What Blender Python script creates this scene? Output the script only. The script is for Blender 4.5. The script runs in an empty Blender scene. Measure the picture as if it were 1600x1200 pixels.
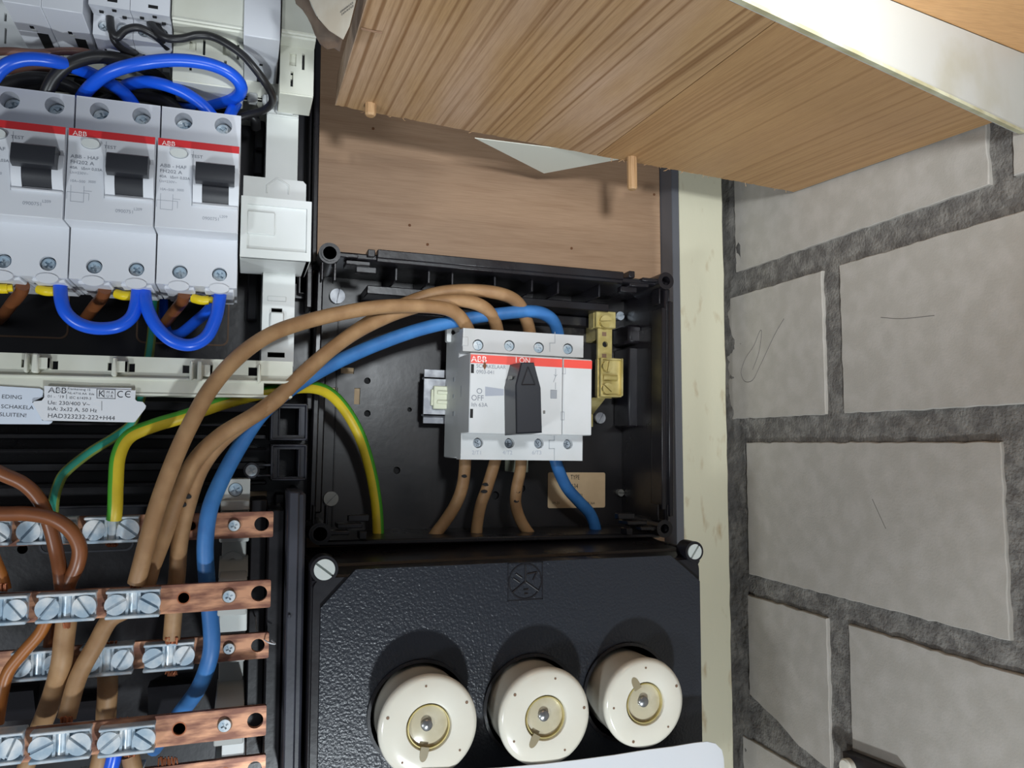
import bpy, bmesh, math, random
from mathutils import Vector as V, Matrix as Mx, noise as NZ
from mathutils.geometry import tessellate_polygon
R = math.radians
random.seed(7)
SC = bpy.context.scene
COL = SC.collection
S = 0.001                                   # the script works in millimetres

# ------------------------------------------------------------------ camera
FOC = 1245.0                                # focal length for a frame 1600 wide
YAW, PIT = R(18.7), R(4.3)
cR = V((math.cos(YAW), -math.sin(YAW), 0))
cF = V((math.sin(YAW)*math.cos(PIT), math.cos(YAW)*math.cos(PIT), math.sin(PIT)))
cU = cR.cross(cF)
cam = bpy.data.cameras.new('camera'); camo = bpy.data.objects.new('camera', cam); COL.objects.link(camo)
cam.sensor_width = 36; cam.lens = 36*FOC/1600; cam.clip_start = 0.005
camo.matrix_world = Mx(((cR.x, cU.x, -cF.x, 0), (cR.y, cU.y, -cF.y, 0), (cR.z, cU.z, -cF.z, 0), (0, 0, 0, 1)))
SC.camera = camo

# ------------------------------------------------------------------ light
wd = bpy.data.worlds.new('world'); SC.world = wd; wd.use_nodes = True
wd.node_tree.nodes['Background'].inputs[0].default_value = (0.80, 0.88, 1.0, 1)
wd.node_tree.nodes['Background'].inputs[1].default_value = 0.16
def lamp(name, loc, power, radius, col=(1, 1, 1)):
    l = bpy.data.lights.new(name, 'POINT'); l.energy = power; l.shadow_soft_size = radius*S; l.color = col
    o = bpy.data.objects.new(name, l); COL.objects.link(o); o.location = V(loc)*S
    return o
def spot(name, loc, aim, power, radius, cone, blend, col):
    l = bpy.data.lights.new(name, 'SPOT'); l.energy = power; l.shadow_soft_size = radius*S; l.color = col; l.spot_size = R(cone); l.spot_blend = blend
    o = bpy.data.objects.new(name, l); COL.objects.link(o); o.location = V(loc)*S
    o.rotation_euler = (V(aim)-V(loc)).to_track_quat('-Z', 'Y').to_euler()
lamp('work_lamp_low', (82, 0, -397), 6.3, 14, (0.87, 0.95, 1.0))
spot('torch_high', (100, 0, 100), (190, 400, 215), 6.6, 20, 82, 1.0, (0.90, 0.96, 1.0))
lamp('room_lamp', (-520, -260, -330), 9.5, 60, (0.88, 0.95, 1.0))
SC.view_settings.view_transform = 'Standard'; SC.view_settings.look = 'None'
SC.view_settings.exposure = 0.0; SC.view_settings.gamma = 1; SC.view_settings.use_curve_mapping = False

# ------------------------------------------------------------------ measuring helpers
def ray(px, py):
    w = cR*((px-800)/FOC) + cU*((600-py)/FOC) + cF
    return w/w.y
def P(px, py, d): return ray(px, py)*d                    # point at distance d (mm) towards the back wall
def PX(px, py, X):
    r = ray(px, py); return r*(X/r.x)                     # point on the plane x = X
def PZ(px, py, Z):
    r = ray(px, py); return r*(Z/r.z)
class Fr:
    """upright frame on the wall, turned by rot degrees in the wall's plane; local y is distance from the viewer"""
    def __init__(s, px, py, d, rot=0):
        o = P(px, py, d); s.M = Mx.Translation((o.x, 0, o.z)) @ Mx.Rotation(R(rot), 4, 'Y'); s.I = s.M.inverted()
    def l(s, px, py, d): return s.I @ P(px, py, d)

# ------------------------------------------------------------------ mesh builder
class MB:
    def __init__(s, M=None): s.v = []; s.f = []; s.m = []; s.M = (M.M if isinstance(M, Fr) else M) or Mx.Identity(4)
    def add(s, vs, fs, mi=0):
        n = len(s.v); s.v += [s.M @ V(p) for p in vs]
        for f in fs: s.f.append([i+n for i in f]); s.m.append(mi)
        return s
    def box(s, x0, x1, y0, y1, z0, z1, c=0.0, mi=0):
        if x0 > x1: x0, x1 = x1, x0
        if y0 > y1: y0, y1 = y1, y0
        if z0 > z1: z0, z1 = z1, z0
        c = min(c, (x1-x0)*.45, (y1-y0)*.45, (z1-z0)*.45)
        if c <= 0:
            vs = [(x, y, z) for x in (x0, x1) for y in (y0, y1) for z in (z0, z1)]
            return s.add(vs, [(0, 1, 3, 2), (4, 6, 7, 5), (0, 4, 5, 1), (2, 3, 7, 6), (0, 2, 6, 4), (1, 5, 7, 3)], mi)
        bm = bmesh.new()
        for x in (x0, x1):
            for y in (y0, y1):
                for z in (z0, z1):
                    sx = 1 if x == x0 else -1; sy = 1 if y == y0 else -1; sz = 1 if z == z0 else -1
                    bm.verts.new((x+sx*c, y+sy*c, z)); bm.verts.new((x+sx*c, y, z+sz*c)); bm.verts.new((x, y+sy*c, z+sz*c))
        bmesh.ops.convex_hull(bm, input=bm.verts[:]); bmesh.ops.dissolve_limit(bm, angle_limit=.02, verts=bm.verts[:], edges=bm.edges[:])
        bm.verts.index_update()
        s.add([v.co[:] for v in bm.verts], [[v.index for v in f.verts] for f in bm.faces], mi); bm.free(); return s
    def prism(s, prof, x0, x1, mi=0):
        """profile in (y, z) pulled along x"""
        n = len(prof)
        return s.add([(x0, y, z) for y, z in prof]+[(x1, y, z) for y, z in prof],
                     [list(range(n)), list(range(2*n-1, n-1, -1))]+[(i, (i+1) % n, n+(i+1) % n, n+i) for i in range(n)], mi)
    def plate(s, outer, holes, y0, y1, mi=0, cham=0):
        """outline in (x, z) with holes, thickness y0..y1"""
        loops = [outer]+list(holes)
        tri = tessellate_polygon([[V((p[0], p[1], 0)) for p in lp] for lp in loops])
        flat = [p for lp in loops for p in lp]; n = len(flat)
        vs = [(p[0], y0, p[1]) for p in flat]+[(p[0], y1, p[1]) for p in flat]
        fs = [tuple(t) for t in tri]+[tuple(i+n for i in reversed(t)) for t in tri]
        b = 0
        for lp in loops:
            k = len(lp)
            fs += [(b+i, b+(i+1) % k, n+b+(i+1) % k, n+b+i) for i in range(k)]; b += k
        return s.add(vs, fs, mi)
    def lathe(s, cx, cz, prof, n=24, mi=0):
        """(radius, y) profile turned round the y axis"""
        vs = []; fs = []; k = len(prof)
        for i in range(n):
            a = 2*math.pi*i/n
            vs += [(cx+r*math.cos(a), y, cz+r*math.sin(a)) for r, y in prof]
        for i in range(n):
            j = (i+1) % n
            fs += [(i*k+q, i*k+q+1, j*k+q+1, j*k+q) for q in range(k-1)]
        if prof[0][0] > 0: fs.append([i*k for i in range(n)])
        if prof[-1][0] > 0: fs.append([i*k+k-1 for i in reversed(range(n))])
        return s.add(vs, fs, mi)
    def cyl(s, cx, cz, y0, y1, r, n=20, c=0, mi=0):
        return s.lathe(cx, cz, ([(r-c, y0), (r, y0+c)] if c else [(r, y0)])+[(r, y1)], n, mi)
    def ring(s, cx, cz, y0, y1, ri, ro, n=28, mi=0):
        return s.lathe(cx, cz, [(ri, y1), (ri, y0), (ro, y0), (ro, y1), (ri, y1)], n, mi)
    def cone(s, a, b, ra, rb, n=12, mi=0):
        a = V(a); b = V(b); d = (b-a).normalized(); u = d.orthogonal().normalized(); w = d.cross(u); vs = []
        for p, r in ((a, ra), (b, rb)):
            vs += [p+(u*math.cos(2*math.pi*i/n)+w*math.sin(2*math.pi*i/n))*r for i in range(n)]
        return s.add(vs, [(i, (i+1) % n, n+(i+1) % n, n+i) for i in range(n)]+[list(range(n))[::-1], list(range(n, 2*n))], mi)
    def tube(s, pts, r, n=12, tone=None, seg=7, up=None):
        """round cable through the points (mm, world); tone = (angle0, angle1) of the second colour"""
        pts = [V(p) for p in pts]; q = []
        ext = [pts[0]*2-pts[1]]+pts+[pts[-1]*2-pts[-2]]
        for i in range(1, len(ext)-2):
            a, b, c, d = ext[i-1:i+3]
            for k in range(seg):
                t = k/seg
                q.append(.5*((2*b)+(c-a)*t+(2*a-5*b+4*c-d)*t*t+(3*b-a-3*c+d)*t*t*t))
        q.append(pts[-1]); vs = []; fs = []; mi = []
        side = None
        for i, p in enumerate(q):
            t = (q[min(i+1, len(q)-1)]-q[max(i-1, 0)]).normalized()
            nrm = V((0, -1, 0)) if up is None else V(up)      # reference: towards the viewer
            if side is None or tone: 
                b = t.cross(nrm)
                if b.length < .25 and side is not None: b = side-t*side.dot(t)
                elif b.length < .25: b = t.cross(V((1, 0, 0)))
            else: b = side-t*side.dot(t)
            b.normalize(); side = b; w = b.cross(t)
            rr = r(i/(len(q)-1)) if callable(r) else r
            vs += [p+(b*math.cos(2*math.pi*k/n)+w*math.sin(2*math.pi*k/n))*rr for k in range(n)]
        base = len(s.v)
        for i in range(len(q)-1):
            for k in range(n):
                m = 0
                if tone and tone[0] <= (k+.5)/n < tone[1]: m = 1
                s.add([], [], 0); s.f.append([base+i*n+k, base+i*n+(k+1) % n, base+(i+1)*n+(k+1) % n, base+(i+1)*n+k]); s.m.append(m)
        s.v += [s.M @ v for v in vs]
        s.f.append([base+k for k in range(n)][::-1]); s.m.append(0)
        s.f.append([base+(len(q)-1)*n+k for k in range(n)]); s.m.append(0)
        return s
    def screw(s, cx, cz, y, r, h=1.5, kind='slot', ang=30, n=24, w=None, back=None):
        """screw head, its face at y, the head h deep and a shank below"""
        a = R(ang); w = w or r*.22
        rot = lambda x, z: (cx+x*math.cos(a)-z*math.sin(a), cz+x*math.sin(a)+z*math.cos(a))
        g = h*.45
        if kind == 'slot':
            a0 = math.asin(w/2/r)
            for sg in (1, -1):
                arc = [rot(sg*r*math.cos(t), sg*r*math.sin(t)) for t in [a0+(math.pi-2*a0)*i/12 for i in range(13)]]
                s.plate(arc, [], y, y+g)
        else:
            b = r*.62; q = w/2
            cross = [(q, q), (q, b), (-q, b), (-q, q), (-b, q), (-b, -q), (-q, -q), (-q, -b), (q, -b), (q, -q), (b, -q), (b, q)]
            s.plate(circ(cx, cz, r, n), [[rot(*p) for p in cross]], y, y+g)
        s.cyl(cx, cz, y+g, y+h, r, n)
        if back: s.cyl(cx, cz, y+h, back, r*.6, 12)
        return s
    def text(s, body, size, x, y, z, align='LEFT', rot=0, bold=0.0, sx=1.0):
        cu = bpy.data.curves.new('t', 'FONT'); cu.body = body; cu.size = size; cu.align_x = align; cu.align_y = 'BOTTOM_BASELINE'
        cu.offset = bold; cu.resolution_u = 3
        o = bpy.data.objects.new('t', cu); COL.objects.link(o)
        dg = bpy.context.evaluated_depsgraph_get(); me = bpy.data.meshes.new_from_object(o.evaluated_get(dg))
        a = R(rot); ca, sa = math.cos(a), math.sin(a)
        s.add([(x+v.co.x*sx*ca-v.co.y*sa, y, z+v.co.x*sx*sa+v.co.y*ca) for v in me.vertices], [list(p.vertices) for p in me.polygons])
        bpy.data.objects.remove(o); bpy.data.curves.remove(cu); bpy.data.meshes.remove(me)
        return s
    def line(s, a, b, w, y, mi=0):
        a = V((a[0], a[1])); b = V((b[0], b[1])); d = (b-a).normalized()*w/2; n = V((-d.y, d.x))
        c = [a-d+n, b+d+n, b+d-n, a-d-n]
        return s.add([(p.x, y, p.y) for p in c], [(0, 1, 2, 3)], mi)
def circ(cx, cz, r, n=20, rz=None): return [(cx+r*math.cos(2*math.pi*i/n), cz+(rz or r)*math.sin(2*math.pi*i/n)) for i in range(n)]
def rect(x0, x1, z0, z1): return [(x0, z0), (x1, z0), (x1, z1), (x0, z1)]
def rrect(x0, x1, z0, z1, r, n=5):
    o = []
    for cx, cz, a in ((x1-r, z1-r, 0), (x0+r, z1-r, 90), (x0+r, z0+r, 180), (x1-r, z0+r, 270)):
        o += [(cx+r*math.cos(R(a+90*i/n)), cz+r*math.sin(R(a+90*i/n))) for i in range(n+1)]
    return o

ORG = {}
def _mesh(mb, name, mats, W, smooth=38):
    me = bpy.data.meshes.new(name)
    me.from_pydata([tuple((v-W)*S) for v in mb.v], [], mb.f)
    for m in (mats if isinstance(mats, (list, tuple)) else [mats]): me.materials.append(m)
    me.polygons.foreach_set('material_index', mb.m)
    bm = bmesh.new(); bm.from_mesh(me); bmesh.ops.recalc_face_normals(bm, faces=bm.faces[:]); bm.to_mesh(me); bm.free()
    me.polygons.foreach_set('use_smooth', [True]*len(me.polygons)); me.set_sharp_from_angle(angle=R(smooth)); me.update()
    return me
def tag(o, label=None, cat=None, group=None, kind=None):
    if label: o['label'] = label
    if cat: o['category'] = cat
    if group: o['group'] = group
    if kind: o['kind'] = kind
    return o
def thing(name, label, cat, W, group=None, kind=None):
    o = bpy.data.objects.new(name, None); o.empty_display_size = .01; COL.objects.link(o); W = V(W); o.location = W*S; ORG[o] = W
    return tag(o, label, cat, group, kind)
def part(mb, name, mats, parent, label=None, smooth=38, kind=None):
    W = ORG[parent]; o = bpy.data.objects.new(name, _mesh(mb, name, mats, W, smooth)); COL.objects.link(o); o.parent = parent; ORG[o] = W
    return tag(o, label, kind=kind)
def solo(mb, name, mats, label, cat, group=None, kind=None, smooth=38):
    lo = V([min(v[i] for v in mb.v) for i in range(3)]); hi = V([max(v[i] for v in mb.v) for i in range(3)]); W = (lo+hi)/2
    o = bpy.data.objects.new(name, _mesh(mb, name, mats, W, smooth)); COL.objects.link(o); o.location = W*S; ORG[o] = W
    return tag(o, label, cat, group, kind)
def kids(o): return [c for c in bpy.data.objects if c.parent == o]
def dup(o, parent=None):
    c = o.copy(); COL.objects.link(c); ORG[c] = ORG[o]
    if parent: c.parent = parent
    for ch in kids(o): dup(ch, c)
    return c

# ------------------------------------------------------------------ materials
def lin(c): return tuple(((x/255+.055)/1.055)**2.4 if x > 10 else x/255/12.92 for x in c)+(1,)
def mat(name, col, rough=.5, metal=0, col2=None, ns=60, lo=.4, hi=.65, bump=0, bs=None, bdist=.0004, spec=.5, detail=4, stretch=None, coat=0, rvar=0):
    m = bpy.data.materials.new(name); m.use_nodes = True; nt = m.node_tree; b = nt.nodes['Principled BSDF']
    b.inputs['Base Color'].default_value = lin(col); b.inputs['Roughness'].default_value = rough; b.inputs['Metallic'].default_value = metal
    b.inputs['Specular IOR Level'].default_value = spec; b.inputs['Coat Weight'].default_value = coat
    N = nt.nodes.new; L = nt.links.new
    if col2 or bump or rvar:
        tc = N('ShaderNodeTexCoord'); mp = N('ShaderNodeMapping'); L(tc.outputs['Object'], mp.inputs[0])
        if stretch: mp.inputs['Scale'].default_value = stretch
        nz = N('ShaderNodeTexNoise'); nz.inputs['Scale'].default_value = ns; nz.inputs['Detail'].default_value = detail; L(mp.outputs[0], nz.inputs[0])
        if col2:
            cr = N('ShaderNodeValToRGB'); cr.color_ramp.elements[0].position = lo; cr.color_ramp.elements[1].position = hi
            cr.color_ramp.elements[0].color = lin(col2); cr.color_ramp.elements[1].color = lin(col)
            L(nz.outputs['Fac'], cr.inputs[0]); L(cr.outputs[0], b.inputs['Base Color'])
        if rvar:
            mr = N('ShaderNodeMapRange'); mr.inputs[3].default_value = rough-rvar; mr.inputs[4].default_value = rough+rvar
            mr.inputs[1].default_value = .3; mr.inputs[2].default_value = .7
            L(nz.outputs['Fac'], mr.inputs[0]); L(mr.outputs[0], b.inputs['Roughness'])
        if bump:
            n2 = N('ShaderNodeTexNoise'); n2.inputs['Scale'].default_value = bs or ns; n2.inputs['Detail'].default_value = 3; L(mp.outputs[0], n2.inputs[0])
            bp = N('ShaderNodeBump'); bp.inputs['Strength'].default_value = bump; bp.inputs['Distance'].default_value = bdist
            L(n2.outputs['Fac'], bp.inputs['Height']); L(bp.outputs[0], b.inputs['Normal'])
    return m
def wood(name, base, line, patch, lines=(300, .012), axis=1, amt=.5, dark=.6, lo=.54, hi=.62, fibre=1400):
    """grain runs along the given axis; thin irregular darker lines, fine fibre, weathered patches"""
    m = mat(name, base, .55); nt = m.node_tree; N = nt.nodes.new; L = nt.links.new; b = nt.nodes['Principled BSDF']
    tc = N('ShaderNodeTexCoord')
    def stretched(scale, along, detail, dist=0):
        mp = N('ShaderNodeMapping'); s = [1, 1, 1]; s[axis] = along
        if axis == 1: s[2] = .04
        mp.inputs['Scale'].default_value = s; L(tc.outputs['Object'], mp.inputs[0])
        n = N('ShaderNodeTexNoise'); n.inputs['Scale'].default_value = scale; n.inputs['Detail'].default_value = detail; n.inputs['Distortion'].default_value = dist; L(mp.outputs[0], n.inputs[0]); return n
    def ramp(n, p0, p1, c0, c1):
        r = N('ShaderNodeValToRGB'); e = r.color_ramp.elements; e[0].position = p0; e[1].position = p1; e[0].color = c0; e[1].color = c1; L(n.outputs['Fac'], r.inputs[0]); return r
    def mix(f, x, y, mode='MIX'):
        k = N('ShaderNodeMix'); k.data_type = 'RGBA'; k.blend_type = mode
        if isinstance(f, float): k.inputs[0].default_value = f
        else: L(f.outputs[0], k.inputs[0])
        for i, v in ((6, x), (7, y)):
            if isinstance(v, tuple): k.inputs[i].default_value = v
            else: L(v.outputs[2] if v.bl_idname == 'ShaderNodeMix' else v.outputs[0], k.inputs[i])
        return k
    W, K = (1, 1, 1, 1), (0, 0, 0, 1)
    pt = ramp(stretched(26, .25, 6), .45, .7, K, (amt,)*3+(1,))
    c = mix(pt, lin(base), lin(patch))
    g = ramp(stretched(lines[0], lines[1], 1.5, .05), lo, hi, K, (dark,)*3+(1,))
    c = mix(g, c, lin(line))
    g2 = ramp(stretched(lines[0]*.3, lines[1]*2, 3), .45, .75, K, (dark*.3,)*3+(1,))
    c = mix(g2, c, lin(line))
    n3 = stretched(fibre, .04, 3); f = ramp(n3, .3, .62, (.80, .77, .73, 1), W)
    c = mix(.7, c, f, 'MULTIPLY'); L(c.outputs[2], b.inputs['Base Color'])
    bp = N('ShaderNodeBump'); bp.inputs['Strength'].default_value = .2; bp.inputs['Distance'].default_value = .0002; L(n3.outputs['Fac'], bp.inputs['Height']); L(bp.outputs[0], b.inputs['Normal'])
    return m
M = dict(
    black=mat('black_plastic', (20, 20, 26), .33, col2=(27, 24, 27), ns=30, bump=.15, bs=300, rvar=.08),
    blackbrown=mat('brown_black_plastic', (30, 25, 26), .38, col2=(23, 21, 23), ns=25, bump=.12, bs=250, rvar=.1),
    trim=mat('grey_black_plastic', (62, 63, 72), .4, col2=(48, 49, 57), ns=40, bump=.1, bs=400),
    lid=mat('hammered_black', (38, 41, 48), .30, bump=.55, bs=760, bdist=.0006, detail=2),
    white=mat('white_plastic', (224, 226, 225), .38, col2=(212, 215, 211), ns=20),
    offwhite=mat('aged_white_plastic', (220, 221, 209), .42, col2=(205, 205, 190), ns=25),
    grey=mat('light_grey_plastic', (220, 222, 227), .42),
    grey2=mat('switch_grey_plastic', (206, 207, 208), .42, col2=(198, 199, 198), ns=30),
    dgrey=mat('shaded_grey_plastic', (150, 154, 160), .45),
    insul=mat('grey_insulator', (178, 180, 176), .5),
    red=mat('red_print', (206, 44, 48), .4), red2=mat('orange_red_print', (226, 78, 66), .4),
    ink=mat('grey_ink', (120, 124, 134), .6), inkdark=mat('dark_ink', (52, 54, 62), .6), inkpale=mat('pale_ink', (160, 164, 174), .6),
    inkwhite=mat('white_ink', (244, 236, 232), .5),
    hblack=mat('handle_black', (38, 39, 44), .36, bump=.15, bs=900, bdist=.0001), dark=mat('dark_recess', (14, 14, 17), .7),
    zinc=mat('zinc_plate', (236, 238, 238), .3, .25, col2=(170, 190, 205), ns=120, bump=.25, bs=350, bdist=.0002),
    zincdull=mat('dull_zinc', (180, 182, 186), .5, .5, col2=(140, 142, 148), ns=140),
    steel=mat('steel_screw', (196, 203, 210), .36, .4, col2=(150, 160, 170), ns=400, bump=.2, bs=900, bdist=.0001),
    greyscrew=mat('grey_nylon', (196, 202, 198), .45), alu=mat('dull_screw', (132, 132, 128), .45, .5),
    copper=mat('copper_bar', (214, 158, 124), .38, .4, col2=(136, 92, 76), ns=110, lo=.42, hi=.6, detail=8, stretch=(.5, 1, 2.2), bump=.15, bs=300, bdist=.0002),
    strand=mat('copper_strand', (160, 96, 64), .45, .5), brass=mat('brass', (214, 198, 138), .36, .35, col2=(186, 168, 104), ns=120),
    tan=mat('tan_cable', (168, 132, 93), .55, col2=(148, 112, 76), ns=90, detail=6, bump=.12, bs=400),
    brown=mat('brown_cable', (134, 80, 46), .36, col2=(120, 70, 40), ns=60), pinkbrown=mat('pale_brown_wire', (124, 88, 76), .4),
    obrown=mat('orange_brown_cable', (156, 94, 40), .4),
    blue=mat('blue_cable', (62, 124, 188), .48, col2=(52, 108, 170), ns=80), bblue=mat('bright_blue_wire', (24, 92, 226), .3),
    bwire=mat('black_wire', (33, 32, 33), .38), yellow=mat('yellow_sheath', (214, 190, 42), .45, col2=(192, 166, 40), ns=60),
    green=mat('green_sheath', (74, 158, 44), .45), teal=mat('teal_highlight', (46, 150, 128), .45), olive=mat('olive_sheath', (128, 140, 66), .45),
    ferrule=mat('yellow_ferrule', (232, 202, 24), .4),
    porcelain=mat('porcelain', (234, 230, 216), .16, coat=.3, col2=(228, 222, 206), ns=30), glassy=mat('fuse_window', (214, 206, 182), .2, coat=.6, col2=(196, 186, 158), ns=80),
    glassyd=mat('notch_shadow', (150, 138, 110), .4),
    tip=mat('fuse_indicator', (150, 150, 150), .3, .8),
    paper=mat('paper', (224, 226, 230), .7), papercream=mat('cream_paper', (224, 214, 196), .7, col2=(212, 198, 176), ns=60), beige=mat('label_beige', (218, 192, 154), .6, col2=(206, 178, 140), ns=60),
    sheet=mat('plain_sheet', (226, 228, 216), .7),
    tape=mat('brown_tape', (136, 112, 92), .4, col2=(104, 82, 64), ns=70),
    paint=mat('white_paint', (192, 194, 190), .45, col2=(180, 179, 166), ns=22, lo=.32, hi=.46, detail=8), paintedge=mat('cream_paint', (206, 206, 178), .5, col2=(176, 170, 136), ns=70),
    batten=mat('cream_batten', (208, 203, 178), .6, col2=(176, 156, 122), ns=60, lo=.28, hi=.42, detail=10, stretch=(1.5, 1, .6), bump=.3, bs=160),
    plastic2=mat('cream_plastic', (206, 208, 184), .45), strip=mat('grey_strip', (92, 93, 98), .5),
    block=mat('sand_lime_block', (180, 174, 166), .88, col2=(170, 164, 155), ns=90, detail=10, bump=.35, bs=900, bdist=.0003),
    mortar=mat('mortar', (132, 128, 122), .95, col2=(100, 96, 92), ns=160, detail=8, bump=.8, bs=650, bdist=.0012),
    rough=mat('masonry', (120, 116, 110), .95, col2=(90, 87, 84), ns=60, bump=.8, bs=200, bdist=.002),
    pine=wood('pine', (190, 153, 110), (132, 92, 54), (204, 172, 146), (330, .003), 1, .8, .8, .52, .66, 2200),
    pine2=wood('pine_second_plank', (188, 148, 102), (146, 104, 62), (182, 142, 104), (700, .004), 1, .5, .5, .5, .66, 2400),
    pinee=mat('pine_edge', (196, 168, 142), .7, col2=(170, 140, 112), ns=80),
    ply=wood('plywood', (172, 140, 112), (150, 116, 88), (158, 126, 98), (190, .1), 0, .6, .45, .5, .75),
    ply2=wood('plywood_top', (206, 158, 106), (190, 142, 92), (196, 150, 100), (120, .1), 0, .3, .4, .5, .7),
    dowel=mat('dowel', (190, 154, 114), .6, col2=(160, 124, 86), ns=200, stretch=(1, 1, .1)),
    slit=mat('knockout_edge', (126, 98, 76), .6), rust=mat('rust', (112, 72, 44), .8), pencil=mat('pencil', (112, 108, 104), .8),
)

# ================================================================== THE SETTING
PLY = 484.0
BW = P(1143, 600, PLY).x                    # face of the block wall on the right
mb = MB().box(-420, BW+60, 506, 540, -420, 420); tag(solo(mb, 'wall_back', M['rough'], 'rough grey masonry wall behind the wooden backing board', 'wall', kind='structure'))

# block wall: mortar bed with blocks proud of it
def rough_grid(y0, y1, z0, z1, X, st, amp):
    mb = MB(); ny = int((y1-y0)/st); nz = int((z1-z0)/st); vs = []
    for i in range(ny+1):
        for j in range(nz+1):
            y = y0+(y1-y0)*i/ny; z = z0+(z1-z0)*j/nz
            h = NZ.noise(V((y*.09, z*.09, 1)))*amp+NZ.noise(V((y*.35, z*.35, 5)))*amp*.5
            vs.append((X+h, y, z))
    fs = [(i*(nz+1)+j, (i+1)*(nz+1)+j, (i+1)*(nz+1)+j+1, i*(nz+1)+j+1) for i in range(ny) for j in range(nz)]
    return mb.add(vs, fs)
mb = rough_grid(60, 530, -330, 330, BW+2.1, 3.0, 1.0)
mb.box(BW+8, BW+70, 60, 530, -330, 330)
wallr = solo(mb, 'wall_right', M['mortar'], 'wall of sand-lime blocks with dark grey mortar joints', 'wall', kind='structure', smooth=80)
def yb(px): return PX(px, 600, BW).y
rows = []                                   # (z0, z1, [(y0, y1)...])
zj = [(PX(1300, 478-58, BW).z, PX(1300, 367+32, BW).z), (PX(1300, 680, BW).z, PX(1300, 643, BW).z), (PX(1300, 938, BW).z, PX(1300, 893, BW).z)]
zt = [PX(1400, 372, BW).z, PX(1400, 352, BW).z]
zA0 = PX(1450, 322, BW).z; zB1 = PX(1450, 372, BW).z; zB0 = PX(1450, 640, BW).z; zC1 = PX(1450, 690, BW).z; zC0 = PX(1450, 970, BW).z; zD1 = PX(1450, 1012, BW).z
H = zB1-zB0
rows.append((zA0, zA0+H, [(yb(1560), yb(1153)), (yb(1598)-120, yb(1598))]))
rows.append((zB0, zB1, [(yb(1289), 500), (yb(1316)-118, yb(1316)), (60, yb(1316)-130)]))
rows.append((zC0, zC1, [(yb(1560), yb(1163)), (60, yb(1622))]))
rows.append((zD1-H, zD1, [(yb(1281), yb(1160)), (yb(1313)-118, yb(1313)), (60, yb(1313)-130)]))
rows.append((zA0+H+10, zA0+2*H+10, [(yb(1289), 500), (yb(1316)-118, yb(1316))]))
rows.append((zD1-2*H-9, zD1-H-9, [(yb(1560), 480), (150, yb(1560)-11)]))
def block(y0, y1, z0, z1, cut=None):
    pts = []
    cor = [(y0, z0), (y1, z0), (y1, z1), (y0, z1)]
    if cut: cor = [(y0, z0)]+cut+[(y1, z1), (y0, z1)]
    for i in range(len(cor)):
        a = V(cor[i]); b = V(cor[(i+1) % len(cor)]); n = max(2, int((b-a).length/5))
        for k in range(n):
            p = a.lerp(b, k/n); j = .9 if k else .5
            pts.append(p+V((NZ.noise(V((p.x*.25, p.y*.25, 3))), NZ.noise(V((p.x*.25, p.y*.25, 8)))))*j)
    c = sum(pts, V((0, 0)))/len(pts); n = len(pts); mb = MB(); vs = []
    for X, k in ((BW+9, 0), (BW+.5, .3), (BW, .75)):
        for p in pts:
            d = c-p; q = p+V((max(-1, min(1, d.x)), max(-1, min(1, d.y))))*k; vs.append((X, q.x, q.y))
    fs = [(r*n+i, r*n+(i+1) % n, (r+1)*n+(i+1) % n, (r+1)*n+i) for r in (0, 1) for i in range(n)]+[list(range(2*n, 3*n))]
    return mb.add(vs, fs)
for ri, (z0, z1, bs) in enumerate(rows):
    for bi, (y0, y1) in enumerate(bs):
        cut = None
        if ri == 3 and bi == 0:             # this block is half buried in smeared mortar
            cut = [(y0+6, z0), (yb(1235), PX(1235, 1160, BW).z), (yb(1200), PX(1200, 1120, BW).z), (yb(1172), PX(1168, 1090, BW).z), (y1, PX(1160, 1080, BW).z)]
        o = part(block(y0, y1, z0, z1, cut), 'brick', M['block'], wallr, smooth=25)
# pencil doodle and scratches on the block face
mb = MB()
dood = [(1225, 498), (1212, 520), (1200, 545), (1186, 575), (1176, 594), (1164, 596), (1158, 582), (1165, 560), (1178, 540), (1187, 518), (1190, 520), (1186, 550), (1176, 578)]
mb.tube([PX(x, y, BW-.05) for x, y in dood], .22, 5, seg=4)
part(mb, 'pencil_mark', M['pencil'], wallr, 'pencil loop scribbled on the block')
mb = MB()
for a in (((1363, 780), (1372, 800), (1384, 826)), ((1376, 496), (1410, 498), (1460, 493))): mb.tube([PX(x, y, BW-.02) for x, y in a], .18, 5, seg=4)
part(mb, 'scratch_mark', M['pencil'], wallr)
# smeared mortar in the corner between wall and batten
mb = MB(); vs = []; ny, nz = 16, 120
for i in range(ny+1):
    for j in range(nz+1):
        y = 470+36*i/ny; z = -260+460*j/nz
        h = 2.2*NZ.noise(V((y*.05, z*.05, 2)))+1.0*NZ.noise(V((y*.2, z*.2, 9)))
        vs.append((BW+1.5-(i/ny)**2*9-h, y, z))
mb.add(vs, [(i*(nz+1)+j, (i+1)*(nz+1)+j, (i+1)*(nz+1)+j+1, i*(nz+1)+j+1) for i in range(ny) for j in range(nz)])
part(mb, 'mortar_smear', M['rough'], wallr, 'mortar smeared in the wall corner', smooth=80)

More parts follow.
